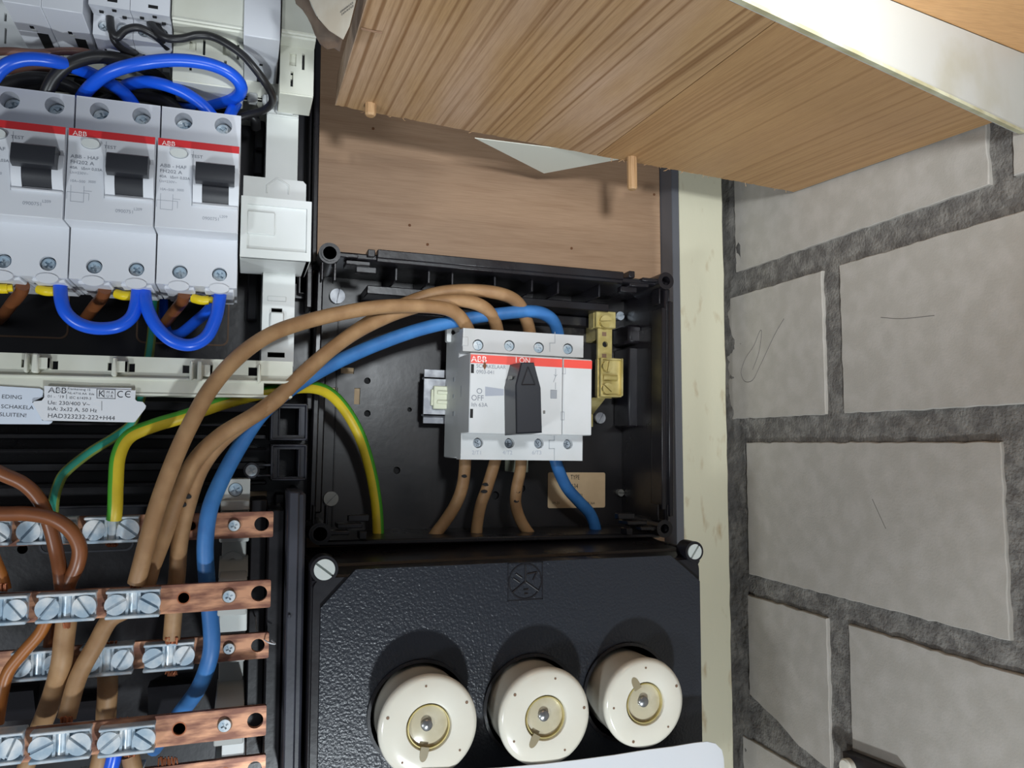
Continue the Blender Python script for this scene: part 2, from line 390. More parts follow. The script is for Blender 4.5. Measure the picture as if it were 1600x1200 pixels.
# backing board, grey strip, painted batten
xr = P(1032, 330, PLY).x
mb = MB().box(-420, xr, PLY, PLY+14, -420, 330, .6)
board = solo(mb, 'backing_board', M['ply'], 'large brown plywood backing board that the black boxes are mounted on', 'board')
for px, py in ((640, 352), (668, 382), (893, 388), (1022, 304), (583, 201)):
    q = P(px, py, PLY); part(MB().cyl(q.x, q.z, PLY-.25, PLY+.4, .9, 10), 'nail_head', M['rust'], board)
mb = MB().box(xr+.2, P(1061, 330, 470).x-.7, 468.5, PLY+22, -420, 330, .5)
tag(solo(mb, 'trim_1', M['strip'], 'dark grey upright strip between plywood and cream batten', 'trim', kind='structure'))
bx0, bx1 = P(1061, 330, 470).x, P(1129.5, 330, 470).x
mb = MB(); n = 60; vs = []
for k in range(n+1):
    z = -420+750*k/n; j = .5*NZ.noise(V((z*.06, 0, 0))); j2 = .7*NZ.noise(V((z*.08, 5, 0)))
    vs += [(bx0+j, 506, z), (bx0+j, 470.6, z), (bx0+.6+j, 470, z), (bx1-.8+j2, 470, z), (bx1+j2, 470.8, z), (bx1+j2, 506, z)]
mb.add(vs, [(k*6+i, k*6+i+1, k*6+i+7, k*6+i+6) for k in range(n) for i in range(5)]+[tuple(range(6)), tuple(range(n*6, n*6+6))])
tag(solo(mb, 'trim_2', M['batten'], 'cream painted wooden batten with chipped edge beside the block wall', 'batten', kind='structure'))

# ================================================================== SHELF OVERHEAD
B = PX(1240, 300, BW-2); C = PX(1560, 188, BW-2); A = P(525, 165, B.y)
nrm = (B-A).cross(C-A).normalized()
if nrm.z < 0: nrm = -nrm
def onshelf(px, py):
    r = ray(px, py); return r*(nrm.dot(A)/nrm.dot(r))
D = onshelf(575, 0)
shelf = thing('shelf_board', 'tilted pine shelf board seen from below, two pegs in its sawn edge', 'shelf', A)
TH = 17.0
e1 = onshelf(932, 243); e2 = onshelf(1140, 87.5)       # the glue line between its two planks
gd = (e2-e1).normalized()
def plank(p0, p1, d0, d1, seed, l0, l1):
    """back edge p0-p1 (rough sawn), running forward along d0 / d1"""
    n = int((p1-p0).length/1.4); mb = MB(); bot = []
    for i in range(n+1):
        p = p0.lerp(p1, i/n); j = NZ.noise(V((i*.7, seed, 0)))*.9+NZ.noise(V((i*.17, seed, 4)))*.8
        e = 0 if i in (0, n) else j
        bot.append(p+d0*e+nrm*(0 if i in (0, n) else abs(j)*.25))
    back2 = [p+nrm*.9+d0*(-.4+.5*NZ.noise(V((i*.9, seed, 7)))) for i, p in enumerate(bot)]
    top = [p+nrm*TH for p in bot]
    f0 = p0+d0*l0; f1 = p1+d1*l1
    vs = bot+back2+top+[f0, f1, f0+nrm*TH, f1+nrm*TH]; k = n+1; q = 3*k
    fs = [(i, i+1, k+i+1, k+i) for i in range(n)]+[(k+i, k+i+1, 2*k+i+1, 2*k+i) for i in range(n)]
    fs += [list(range(n, -1, -1))+[q, q+1], list(range(2*k, 3*k))+[q+3, q+2], (0, q, q+2, 2*k, k), (n, k+n, 2*k+n, q+3, q+1), (q, q+1, q+3, q+2)]
    return mb.add(vs, fs)
dL = (D-A).normalized(); dR = (C-B).normalized()
gap = (B-A).normalized()*.25
o = part(plank(A, e1-gap, dL, gd, 1, 200, 176), 'plank', M['pine'], shelf)
part(plank(e1+gap, B, gd, dR, 2, 176, 146), 'plank', M['pine2'], shelf)
# pale bruised left end of the board
mb = MB(); mb.add([A-gap*2, A-gap*2+dL*200, A-gap*2+dL*200+nrm*TH, A-gap*2+nrm*TH, A+gap*2+nrm*.3, A+gap*2+dL*200+nrm*.3, A+gap*2+dL*200+nrm*TH, A+gap*2+nrm*TH],
    [(0, 1, 2, 3), (4, 5, 6, 7), (0, 1, 5, 4), (1, 2, 6, 5), (2, 3, 7, 6), (3, 0, 4, 7)])
part(mb, 'end_band', M['pinee'], shelf, 'pale worn end band')
def peg(px, py, ln):
    b = onshelf(px, py)+nrm*1; tip = b-V((.02, .05, 1)).normalized()*(ln+1); r = 2.9; mb = MB(); vs = []; n = 20
    ax = (tip-b).normalized(); u = V((1, 0, 0)); w = ax.cross(u).normalized(); u = w.cross(ax)
    rings = [(0, 1), (ln, 1), (ln+.9, .72)]
    for t, k in rings:
        for i in range(n): a = 2*math.pi*i/n; rr = r*k*(1 if i % 2 else .93); vs.append(b+ax*t+(u*math.cos(a)+w*math.sin(a))*rr)
    mb.add(vs, [(q*n+i, q*n+(i+1) % n, (q+1)*n+(i+1) % n, (q+1)*n+i) for q in range(2) for i in range(n)]+[list(range(2*n, 3*n))])
    part(mb, 'dowel', M['dowel'], shelf, smooth=25)
peg(579, 163, 6.5); peg(987, 246, 19.5)
mb = MB(); q = [onshelf(564, 42), onshelf(580, 46), onshelf(597, 49)]; mb.tube([p-nrm*.6 for p in q], .45, 6); part(mb, 'splinter', M['slit'], shelf)
mb = MB()
for k in range(26):                          # torn fibres along the sawn edge
    t = random.random(); p = A.lerp(B, t) if k > 14 else A.lerp(B, .55+.2*random.random()); a = p+nrm*.2; d = V((random.uniform(-1, 1), random.uniform(.1, .8), random.uniform(-.5, .1))).normalized()*random.uniform(1.5, 4.5)
    mb.tube([a, a+d*.5+V((0, 0, random.uniform(-.5, .3))), a+d], .16, 4, seg=2)
part(mb, 'torn_fibres', M['dowel'], shelf, kind='stuff')

# white sheet stuck behind the shelf, its corner hanging out
c0, c1, c2 = P(742, 216, A.y+2.5), P(985, 246, A.y+2.5), P(850, 271, 462)
n_ = (c1-c0).cross(c2-c0).normalized()*.35
mb = MB().add([c0, c2, c1, c0+n_, c2+n_, c1+n_], [(0, 1, 2), (3, 5, 4), (0, 3, 4, 1), (1, 4, 5, 2), (2, 5, 3, 0)])
solo(mb, 'paper_sheet', M['sheet'], 'plain white paper corner poking out behind the wooden shelf board', 'paper')

# white painted rail crossing the top right corner, with a plywood panel above it
Zb = PX(1600, 207, BW-1).z
r1 = PX(1600, 207, BW-1); r0 = P(1160, 0, r1.y-52); r0 = r0+(r0-r1)*.35
t1 = PX(1600, 84, BW-1); t0 = P(1390, 0, r1.y-27); t0 = t0+(t0-t1)*1.9
back = V((.02, 1, .30))*4
k1 = (back-V((0, 0, .6)))
vs = [r0, r1, t1, t0, r0+back, r1+back, t1+back*2, t0+back*2]
rail = thing('painted_rail', 'white painted wooden rail crossing in front of the pine shelf', 'rail', r1)
ins = V((0, 0, 1.2))
mb = MB(); mb.add(vs, [(0, 1, 2, 3), (4, 7, 6, 5), (0, 4, 5, 1), (3, 2, 6, 7), (0, 3, 7, 4), (1, 5, 6, 2)]); part(mb, 'rail_body', M['paint'], rail)
lo = [r0+V((0, .3, -.5)), r1+V((0, .3, -.5)), r1+V((0, .3, .9)), r0+V((0, .3, .9))]; vs = lo+[p+back*.9 for p in lo]
vs = [p+V((0, -.8, 0)) for p in lo]+[p+back*.5 for p in lo]
mb = MB(); mb.add(vs, [(0, 1, 2, 3), (4, 7, 6, 5), (0, 4, 5, 1), (3, 2, 6, 7), (0, 3, 7, 4), (1, 5, 6, 2)]); part(mb, 'lower_edge', M['paintedge'], rail, 'cream chipped lower edge')
q0, q1 = t0+V((0, .2, .5)), t1+V((0, .2, .5)); ff = V((0, -150, 0)); uu = V((0, 0, 12))
vs = [q0, q1, q1+ff, q0+ff]; vs += [v+uu for v in vs]
mb = MB().add(vs, [(0, 1, 2, 3), (4, 7, 6, 5), (0, 4, 5, 1), (1, 5, 6, 2), (2, 6, 7, 3), (3, 7, 4, 0)]); solo(mb, 'upper_panel', M['ply2'], 'orange plywood panel above the white painted rail', 'panel')

# cream label hanging at the left end of the shelf
pl = P(560, 40, 398)
def tg(px, py, d): return P(px, py, d)
tagp = thing('cardboard_tag', 'cream paper label with torn brown tape at the left end of shelf', 'label', tg(510, 40, 396))
outl = [(478, -14), (497, 28), (514, 47), (536, 61), (546, 40), (553, 12), (560, -16)]
dd = lambda x: 330-(x-478)*.40
vs = [tg(x, y, dd(x)-1) for x, y in outl]; vs2 = [v+V((.1, .5, 0)) for v in vs]; n = len(vs)
mb = MB(); mb.add(vs+vs2, [list(range(n)), list(range(2*n-1, n-1, -1))]+[(i, (i+1) % n, n+(i+1) % n, n+i) for i in range(n)]); part(mb, 'card', M['papercream'], tagp)
outl = [(458, -12), (462, 5), (472, 14), (480, 26), (486, 38), (492, 54), (500, 68), (511, 76), (522, 74), (531, 80), (535, 62), (514, 48), (497, 30), (487, 10), (478, -14)]
vs = [tg(x, y, dd(x)+1+(i % 3)*1.0) for i, (x, y) in enumerate(outl)]; vs2 = [v+V((.1, .6, 0)) for v in vs]; n = len(vs)
tri = tessellate_polygon([[V((x, -y, 0)) for x, y in outl]])
mb = MB(); mb.add(vs+vs2, [tuple(t) for t in tri]+[tuple(i+n for i in t) for t in tri]+[(i, (i+1) % n, n+(i+1) % n, n+i) for i in range(n)]); part(mb, 'torn_tape', M['tape'], tagp, 'torn brown tape')
F = Fr(541, 4, dd(541)); yy = dd(541)-2.2
mb = MB(); o_ = tg(552, 6, dd(552)-1.4); ux = (tg(518, 32, dd(518)-1.4)-o_).normalized(); uz = V((0, -1, 0)).cross(ux); uz = -uz if uz.z > 0 else uz
for body, off in (('ES34/492', 2.4), ('ES340060', 5.2)):
    t_ = MB().text(body, 2.5, 0, 0, 0, sx=.9)
    mb.add([o_+ux*p.x+uz*(p.z-off+3)*1.0 for p in t_.v], t_.f)
part(mb, 'lettering', M['inkdark'], tagp)

# ================================================================== SWITCH ENCLOSURE (upper right black box)
FL, RIM = 476.0, 420.0
G = Fr(775, 615, 420, .85)
g = G.l
bx = [g(497, 379, RIM).x, g(1054, 430, RIM).x]; bz = [g(480, 860, RIM).z, g(775, 404, RIM).z]
x0, x1 = bx; z0, z1 = bz
box = thing('switch_enclosure', 'open black plastic enclosure holding the main switch, on the plywood', 'electrical box', G.M @ V(((x0+x1)/2, PLY, (z0+z1)/2)))
holes = []
for px, py, w, h in ((543, 579, 20, 9), (523, 615, 9, 18), (558, 619, 9, 24)):
    p = g(px, py, FL); holes.append(rect(p.x-w*.19, p.x+w*.19, p.z-h*.2, p.z+h*.2))
dh = []
for px, py, r in ((578, 466, 5), (574, 595, 5.5), (574, 646, 5.5), (815, 763, 7), (774, 774, 7), (640, 640, 4), (620, 735, 6)):
    p = g(px, py, FL); dh.append(circ(p.x, p.z, r*.36, 14))
mb = MB(G).plate(rect(x0+2, x1-2, z0, z1-2), holes+dh, FL, FL+2.5); part(mb, 'floor_plate', M['blackbrown'], box)
mb = MB(G).box(x0+6, x1-6, FL+3.2, PLY-.2, z0+4, z1-4); part(mb, 'hole_shade_sheet', M['dark'], box)  # dark sheet standing in for the shade inside the floor holes
for hq in holes:
    part(MB(G).box(hq[0][0]-.5, hq[1][0]+.5, FL+1.6, FL+3, hq[0][1]-.5, hq[2][1]+.5), 'wood_patch', M['beige'], box, 'brown wood showing in a slot')
def wall(*a): part(MB(G).box(*a, .8), 'side_wall', M['black'], box)
wall(x0+2, x0+5.5, RIM+24, PLY-.1, z0+4, z1-6); wall(x1-6, x1-2.5, RIM+2, PLY-.1, z0+2, z1-4)
wall(x0+4, x1-4, RIM+4, PLY-.1, z1-6.5, z1-3); wall(x0+6, x1-6, RIM+6, PLY-.1, z0+1, z0+4)
# the rim: bar along the top, ledge down the right
zt = z1
mb = MB(G); mb.box(g(590, 390, RIM).x, g(975, 425, RIM).x, RIM, RIM+12, zt-5.6, zt-.8, .5); mb.box(g(590, 390, RIM).x, g(975, 425, RIM).x, RIM+1.4, RIM+4, zt-7.4, zt-5.2, .4); part(mb, 'top_rim', M['black'], box)
mb = MB(G); xa = x1-8.2; mb.box(xa, xa+3, RIM+1, RIM+14, z0+18, z1-20, .4); mb.box(xa+4.2, x1-.6, RIM, RIM+20, z0+14, z1-16, .6); part(mb, 'right_rim', M['black'], box)
# ribs and steps along the walls
mb = MB(G)
for px in (614, 664, 700, 765, 822, 862, 925): x = g(px, 420, 445).x; mb.box(x-.6, x+.6, RIM+14, FL, z1-14, z1-6, .2)
mb.box(x0+30, x1-30, 448, FL, z1-20, z1-15, .5); mb.box(x0+30, x1-30, FL-6, FL, z1-27, z1-20, .8); part(mb, 'top_ribs', M['black'], box, kind='stuff')
mb = MB(G); xr2 = x1-9.5
mb.box(xr2-3.5, xr2+3.5, 455, FL, g(1000, 668, 462).z, g(1000, 545, 462).z, 1); mb.box(xr2-5, xr2+4.5, 452, FL, g(1000, 540, 462).z, g(1000, 512, 462).z, 1.5)
mb.box(x1-7, x1-5.6, 436, FL, z0+10, z1-30, .3); part(mb, 'wall_ribs', M['black'], box, kind='stuff')
mb = MB(G); xe = g(510, 600, 470).x; mb.box(x0+5, xe-1.5, 458, FL, g(500, 800, 465).z, g(500, 560, 465).z, .8); mb.box(xe+6, xe+6.8, FL-.8, FL, z0+6, z1-26, .2); part(mb, 'floor_ledge', M['blackbrown'], box)
# corner posts with screw holes
for px, py, sx, sz in ((515, 396, 1, -1), (1040, 439, -1, -1), (500, 834, 1, 1), (1038, 826, -1, 1)):
    p = g(px, py, RIM); mb = MB(G)
    r = 5.6 if px < 900 else 5.2
    mb.ring(p.x, p.z, RIM-.6, RIM+34, 3.5 if px < 900 else 2.7, r); mb.ring(p.x, p.z, RIM-1.4, RIM, 3.5, 4.4) if px < 900 else None
    part(mb, 'corner_post', M['black'], box)
    mb = MB(G); mb.box(p.x+sx*4, p.x+sx*15, RIM+1, RIM+8, p.z-1.0, p.z+1.2, .4); mb.box(p.x+sx*9, p.x+sx*22, RIM+4, RIM+16, p.z+sz*3-1, p.z+sz*3+1.4, .4)
    mb.box(p.x-1.2-2.6*1, p.x-2.8, RIM+1, RIM+10, p.z+sz*4.5, p.z+sz*14, .3); mb.box(p.x+2.6, p.x+3.8, RIM+1, RIM+10, p.z+sz*4.5, p.z+sz*14, .3)
    mb.box(p.x+sx*15, p.x+sx*26, RIM+8, RIM+13, p.z+sz*6-1, p.z+sz*6+2.5, .4); mb.box(p.x+sx*20, p.x+sx*24, RIM+1, RIM+9, p.z-sz*2-1.5, p.z-sz*2+2.5, .4)
    part(mb, 'corner_bracket', M['black'], box)
    mb = MB(G).cyl(p.x, p.z, RIM+(9 if (px, py) == (515, 396) else 25), RIM+34, 3.4, 16); part(mb, 'hole_plug', M['beige'] if (px, py) == (515, 396) else M['dark'], box)
for px, py, r, m, k in ((527, 463, 4.4, 'zincdull', 80), (517, 779, 4.2, 'alu', 45), (968, 494, 2.9, 'steel', 20), (969, 770, 2.3, 'alu', 0)):
    p = g(px, py, FL-2); mb = MB(G).screw(p.x, p.z, FL-3.4, r, 3.4, 'slot', k); part(mb, 'mounting_screw', M[m], box)
# type label
p0, p1 = g(856, 738, FL), g(945, 793, FL)
mb = MB(G).plate(rrect(p0.x, p1.x, p1.z, p0.z, 1.2), [], FL-.4, FL-.05); lb = part(mb, 'type_label', M['beige'], box, 'beige type label')
mb = MB(G); y = FL-.5; q = g(891, 749, FL); mb.text('TYPE', 4.2, q.x, y, q.z, sx=.68)
q = g(881, 763, FL); mb.text('GB 634', 4.2, q.x, y, q.z, sx=.75); q = g(862, 788, FL); mb.text('VY-31', 2.4, q.x, y, q.z, sx=.9); q = g(918, 788, FL); mb.text('B 36A', 2.2, q.x, y, q.z, sx=.9)
q = g(905, 776, FL); a, b, c, d = q.x-5, q.x+1.8, q.z-2.6, q.z+1.6
for s_, e_ in (((a, c), (b, c)), ((b, c), (b, d)), ((b, d), (a, d)), ((a, d), (a, c)), ((a, (c+d)/2), (b, (c+d)/2))): mb.line(s_, e_, .25, y)
mb.text('22', 1.7, q.x-1.8, y, q.z-.2); part(mb, 'lettering', M['dark'], lb)

# ================================================================== MAIN SWITCH
SW = Fr(825, 615, 405, .95); s = SW.l
NF, TF, BK = 405.0, 421.0, 459.0            # nose face, terminal face, back
X0, X1 = s(734, 600, NF).x, s(925, 600, NF).x; Xs = s(879.5, 600, NF).x
ta, tb = s(722, 600, TF).x, s(911, 600, TF).x
zn1, zn0 = s(829, 556, NF).z, s(829, 679, NF).z
zt1 = s(816, 518.5, TF).z; zt2 = s(816, 548, TF).z; zt3 = s(816, 681, TF).z; zt0 = s(816, 719, TF).z
sw = thing('main_switch', 'light grey four-pole main switch with black rotary handle and red stripe', 'switch', SW.M @ V(((ta+tb)/2, BK, zt0)))
mb = MB(SW).box(ta, tb, TF+8, BK, zt0+.5, zt1-.5, .6); part(mb, 'body', M['grey2'], sw)
screws = []
for nm, za, zb, cz, r in (('upper_terminal_cover', zt2-2, zt1, (539, 540, 543, 545), 3.15), ('lower_terminal_cover', zt0, zt3+1, (692, 692.5, 693, 694), 2.9)):
    hs = []
    for px, py in zip((747, 796, 842, 887.5), cz):
        q = s(px, py, TF); hs.append(circ(q.x, q.z, r, 20)); screws.append((q.x, q.z, r, py < 600))
    mb = MB(SW).plate(rect(ta, tb, za, zb), hs, TF, TF+8.5); part(mb, nm, M['grey2'], sw)
for i, (x, z, r, u) in enumerate(screws):
    mb = MB(SW).screw(x+.15, z-.1, TF+(1.2 if u else 3), r-.5, 2.6, 'cross', 20+i*33, back=TF+9); part(mb, 'terminal_screw', M['zinc'] if u else M['steel'], sw)
    mb = MB(SW).cyl(x, z, TF+7.6, TF+8.6, r*1.02, 18); part(mb, 'screw_well', M['dark'], sw)
mb = MB(SW).box(X0, Xs-.15, NF, TF+9, zn0, zn1, .5); part(mb, 'front_cover', M['grey2'], sw)
mb = MB(SW).box(Xs+.15, X1, NF, TF+9, zn0+.2, zn1-.2, .5); part(mb, 'fourth_pole', M['grey2'], sw)
sz1 = zn1-.9; sz0 = sz1-4.6
mb = MB(SW); mb.box(X0+.2, Xs-.5, NF-.06, NF+.3, sz0, sz1); mb.box(Xs+.5, X1-.1, NF-.06, NF+.3, sz0, sz1); part(mb, 'red_stripe', M['red2'], sw)
# seams of the fourth pole and small latch windows
mb = MB(SW)
for px, py, w, h, d in ((881, 578, 5, 12, NF), (879, 650, 5, 12, NF)):
    q = s(px, py, d); ww, hh = w*.19, h*.18
    for a_, b_ in (((-ww, -hh), (-ww, hh)), ((-ww, hh), (ww, hh)), ((-ww, -hh), (ww, -hh)), ((ww, -hh), (ww, hh))): mb.line((q.x+a_[0], q.z+a_[1]), (q.x+b_[0], q.z+b_[1]), .28, NF-.05)
for pts in (((867, 519), (867, 536), (859, 536), (859, 549)), ((866, 681), (866, 688), (858, 688), (858, 701), (866, 701), (866, 719))):
    pp = [s(x, y, TF) for x, y in pts]
    for a_, b_ in zip(pp, pp[1:]): mb.line((a_.x, a_.z), (b_.x, b_.z), .35, TF-.05)
part(mb, 'seam_line', M['dgrey'], sw)
mb = MB(SW)
for px, py in ((738.5, 576), (737, 646)):
    q = s(px, py, NF); mb.box(q.x-.9, q.x+.7, NF-.07, NF+.5, q.z-2.4, q.z+2.4)
part(mb, 'latch_slot', M['dark'], sw)
mb = MB(SW); q = s(865, 616, NF); mb.box(q.x-1.9, q.x+1.9, NF-.3, NF+.2, q.z-2.4, q.z+2.4, .3); part(mb, 'status_window', M['dgrey'], sw)
mb = MB(SW)
for px, py, w, h in ((711, 590, 7, 8), (710, 617, 6, 7), (712, 645, 9, 8), (725, 612, 3, 20)):
    d = 405*(378-720)/(378-px) if 0 else 440; z = s(722, py, 425).z; mb.box(ta-.15, ta+.4, 425+(722-px)*1.1, 425+(722-px)*1.1+w*.5, z-h*.16, z+h*.16, .1)
part(mb, 'side_window', M['dgrey'], sw)
mb = MB(SW); q = s(706, 520, 452); mb.plate(rrect(q.x-4, q.x+5, q.z-6, q.z+4.5, 1), [circ(q.x+.3, q.z-.3, 1.7, 14)], 448, 452); part(mb, 'fixing_lug', M['grey2'], sw)
mb = MB(SW).box(ta-.3, ta+3, TF-.4, TF+3, s(722, 540, TF).z, s(722, 526, TF).z, .3); part(mb, 'marker_clip', M['grey2'], sw)
# rotary handle
HB, HF = 405.0, 386.5
outl = [(815, 566), (835, 566), (846, 606), (848, 676), (807, 678), (806, 602)]
pf = [s(x, y, HF) for x, y in outl]; c = sum(pf, V((0, 0, 0)))/6
mb = MB(SW); n = 6; vs = []
for d, k in ((HB, 1.03), (HF+1.2, 1.0), (HF, .93)): vs += [(c.x+(p.x-c.x)*k, d, c.z+(p.z-c.z)*(k if k > 1 else (1 if k == 1 else .965))) for p in pf]
mb.add(vs, [(r*n+i, r*n+(i+1) % n, (r+1)*n+(i+1) % n, (r+1)*n+i) for r in (0, 1) for i in range(n)]+[list(range(2*n, 3*n))]); hd = part(mb, 'rotary_handle', M['hblack'], sw, smooth=20)
t = [s(x, y, HF) for x, y in ((825, 573), (815, 601), (836, 601))]; mb = MB(SW)
for a_, b_ in zip(t, t[1:]+t[:1]):
    mb.cone((a_.x, HF-.05, a_.z), (b_.x, HF-.05, b_.z), .34, .34, 8)
part(mb, 'arrow_emboss', M['black'], hd, 'raised triangle arrow')
mb = MB(SW); q = s(802, 589, 392); mb.box(q.x-.3, q.x+.25, 394, 400, q.z-1, q.z+1, .2); q = s(850, 644, NF); mb.box(q.x-.6, q.x+.7, NF-.3, NF+.2, q.z-.9, q.z+.9, .2); part(mb, 'handle_notch', M['alu'], hd, 'small pale chip')
# printing
mb = MB(SW); q = s(736, 565, NF); mb.text('ABB', 4.6, q.x, NF-.1, q.z, bold=.012, sx=1.05); q = s(805, 566.5, NF); mb.text('I ON', 4.3, q.x, NF-.1, q.z, bold=.006, sx=.95); lt = part(mb, 'white_lettering', M['inkwhite'], sw, 'white logo and position letters')
mb = MB(SW); q = s(736, 565, NF)
for k in (1.25, ): mb.line((q.x-.2, q.z+1.6), (q.x+11, q.z+1.6), .3, NF-.14)
for k in (1.7, 5.4, 8.9): mb.line((q.x+k, q.z-.2), (q.x+k, q.z+3.6), .28, NF-.14)
part(mb, 'logo_cut', M['red2'], lt)
mb = MB(SW)
for body, px, py, sz, sx_ in (('SCHAKELAAR', 744, 574.5, 2.9, .93), ('0903-041', 744, 583.5, 2.9, .93), ('O', 744, 615, 4.2, 1), ('OFF', 736, 625.5, 4.2, .95), ('Ith 63A', 736, 635, 3.0, 1)):
    q = s(px, py, NF); mb.text(body, sz, q.x, NF-.1, q.z, sx=sx_)
q = s(868, 588, NF); mb.line((q.x, q.z+4), (q.x, q.z), .25, NF-.1); mb.line((q.x, q.z), (q.x-1.2, q.z-3.2), .25, NF-.1); mb.line((q.x, q.z-3.5), (q.x, q.z-7), .25, NF-.1)
mb.line((q.x-.9, q.z+.9), (q.x, q.z), .2, NF-.1); mb.line((q.x+.9, q.z+.9), (q.x, q.z), .2, NF-.1)
part(mb, 'lettering', M['ink'], sw)
mb = MB(SW)
for body, px in (('2/T1', 737), ('4/T2', 785), ('6/T3', 831)):
    q = s(px, 710, TF); mb.text(body, 3.1, q.x, TF-.06, q.z)
part(mb, 'embossed_lettering', M['inkpale'], sw)
mb = MB(SW); q = [s(x, y, NF) for x, y in ((758, 604), (787, 608), (787, 618), (758, 619))]; mb.add([(p.x, NF-.04, p.z) for p in q], [(0, 1, 2, 3)]); part(mb, 'position_wedge', M['inkpale'], sw, 'grey pointer wedge')
mb = MB(SW); q = s(757, 571, NF); mb.plate([(q.x, q.z+2.4), (q.x+1.1, q.z), (q.x+.2, q.z-2.4), (q.x-1.0, q.z-.4)], [], NF-.2, NF); part(mb, 'rust_spot', M['rust'], sw, 'brown speck of dirt')
# DIN rail stub with end clip
ra = s(660, 620, 462).x; xb = ta+14
mb = MB(SW); zc0, zc1 = s(675, 663, 462).z, s(675, 577, 462).z
mb.box(ra+1, xb, 463, 464.2, zc0+.5, zc0+6, .2); mb.box(ra+1, xb, 463, 464.2, zc1-6, zc1, .2); mb.box(ra, xb, 458.6, 459.8, zc0+4.8, zc1-5, .2)
mb.box(ra, xb, 458.6, 464.2, zc0+4.8, zc0+6, .2); mb.box(ra, xb, 458.6, 464.2, zc1-6.2, zc1-5, .2); 
mb.box(ra+6, xb, 464, FL, zc0+8, zc1-8)
solo(mb, 'din_rail', M['zincdull'], 'short zinc mounting rail sticking out left of the main switch', 'rail')
mb = MB(SW); e0, e1 = s(676, 639, 458).z, s(676, 603, 458).z; xa = s(677, 620, 456).x; mb.box(xa, ta+2, 455, 458.5, e0, e1, .5); mb.box(xa-1.2, xa+1.5, 456.4, 458.4, e0+2, e1-2, .4); mb.box(xa+2, ta+2, 454, 455.2, e0+3, e0+5, .3); mb.box(xa+2, ta+2, 454, 455.2, e1-5, e1-3, .3)
solo(mb, 'rail_clip', M['plastic2'], 'cream plastic clip on the zinc rail left of the switch', 'clip')

# ================================================================== BRASS EARTH TERMINAL
E = Fr(948, 570, 455, .9); e = E.l; EY = 455.0
et = thing('earth_terminal', 'brass earth terminal strip with slotted screws right of the main switch', 'terminal', E.M @ V((e(945, 640, 470).x, FL, e(945, 660, 470).z)))
def ex(px): return e(px, 570, EY).x
def ez(py): return e(948, py, EY).z
sx0, sx1 = ex(934), ex(956)
h1, h2, h3 = e(945.5, 538, EY), e(944, 522, EY), e(944, 556, EY)
mb = MB(E).plate(rect(sx0, sx1, ez(622), ez(488)), [circ(h1.x, h1.z, 1.9, 16)], EY, EY+2)
mb.prism([(EY, ez(622)), (EY+2, ez(622)), (FL, ez(645)), (FL, ez(666)), (FL-2, ez(666)), (FL-2, ez(646))], sx0-3.4, sx1-4.2); mb.box(sx0+1, sx1-1, EY+2, FL, ez(530), ez(500), .3)
part(mb, 'strip', M['brass'], et)
mb = MB(E); 
for h in (h2, h3): mb.box(h.x-1.5, h.x+1.5, EY-.1, EY+.1, h.z-1.3, h.z+1.3)
part(mb, 'stamped_mark', M['slit'], et)
mb = MB(E).box(ex(927), ex(958), EY-4, EY+3, ez(514), ez(488), .5); mb.box(ex(926), ex(932), EY-1, EY+7, ez(514), ez(487), .4); part(mb, 'top_block', M['brass'], et)
q = e(947.5, 502, EY-7); mb = MB(E).screw(q.x, q.z, EY-7, 3.9, 3.2, 'slot', 5, w=.9); part(mb, 'clamp_screw', M['brass'], et)
mb = MB(E); mb.box(ex(936), ex(968), EY-2, EY+.5, ez(619), ez(562), .4); mb.box(ex(966), ex(969), EY-5, EY+1, ez(619), ez(560), .5); mb.box(ex(935), ex(939), EY-3.5, EY+5, ez(620), ez(561), .4); mb.box(ex(935), ex(968), EY-3.6, EY+4, ez(563.5), ez(560), .4); mb.box(ex(935), ex(968), EY-3.6, EY+4, ez(620.5), ez(617), .4); part(mb, 'clamp_frame', M['brass'], et)
mb = MB(E); zc = (ez(583)+ez(598))/2; mb.cone((ex(939), EY-2.4, zc), (ex(961), EY-2.4, zc), 2.0, 2.0, 16); part(mb, 'clamp_bar', M['brass'], et)
for py, a in ((572, 80), (607, -40)):
    q = e(950, py, EY-6); mb = MB(E).screw(q.x, q.z, EY-6, 3.4, 4, 'slot', a, w=.8); part(mb, 'clamp_screw', M['brass'], et)
q = e(938, 653, FL-4); mb = MB(E).screw(q.x, q.z, FL-4.4, 3.6, 2.4, 'slot', 60); part(mb, 'mounting_screw', M['zincdull'], et)

# ================================================================== FUSE BOX (lower right)
LD = 377.0
K = Fr(790, 1000, LD, .1); k = K.l
lx0, lx1 = k(484, 1000, LD).x, k(1099, 1000, LD).x; lz1 = k(800, 886, LD).z; lz0 = lz1-150
fb = thing('fuse_box', 'black hammered fuse box with three round openings, below the switch enclosure', 'fuse box', K.M @ V(((lx0+lx1)/2, PLY, lz0)))
FUS = [(655, 1113), (829, 1100), (978, 1080)]
fh = []
for px, py in FUS: q = k(px, py, LD); fh.append((q.x, q.z))
RO = 24.4
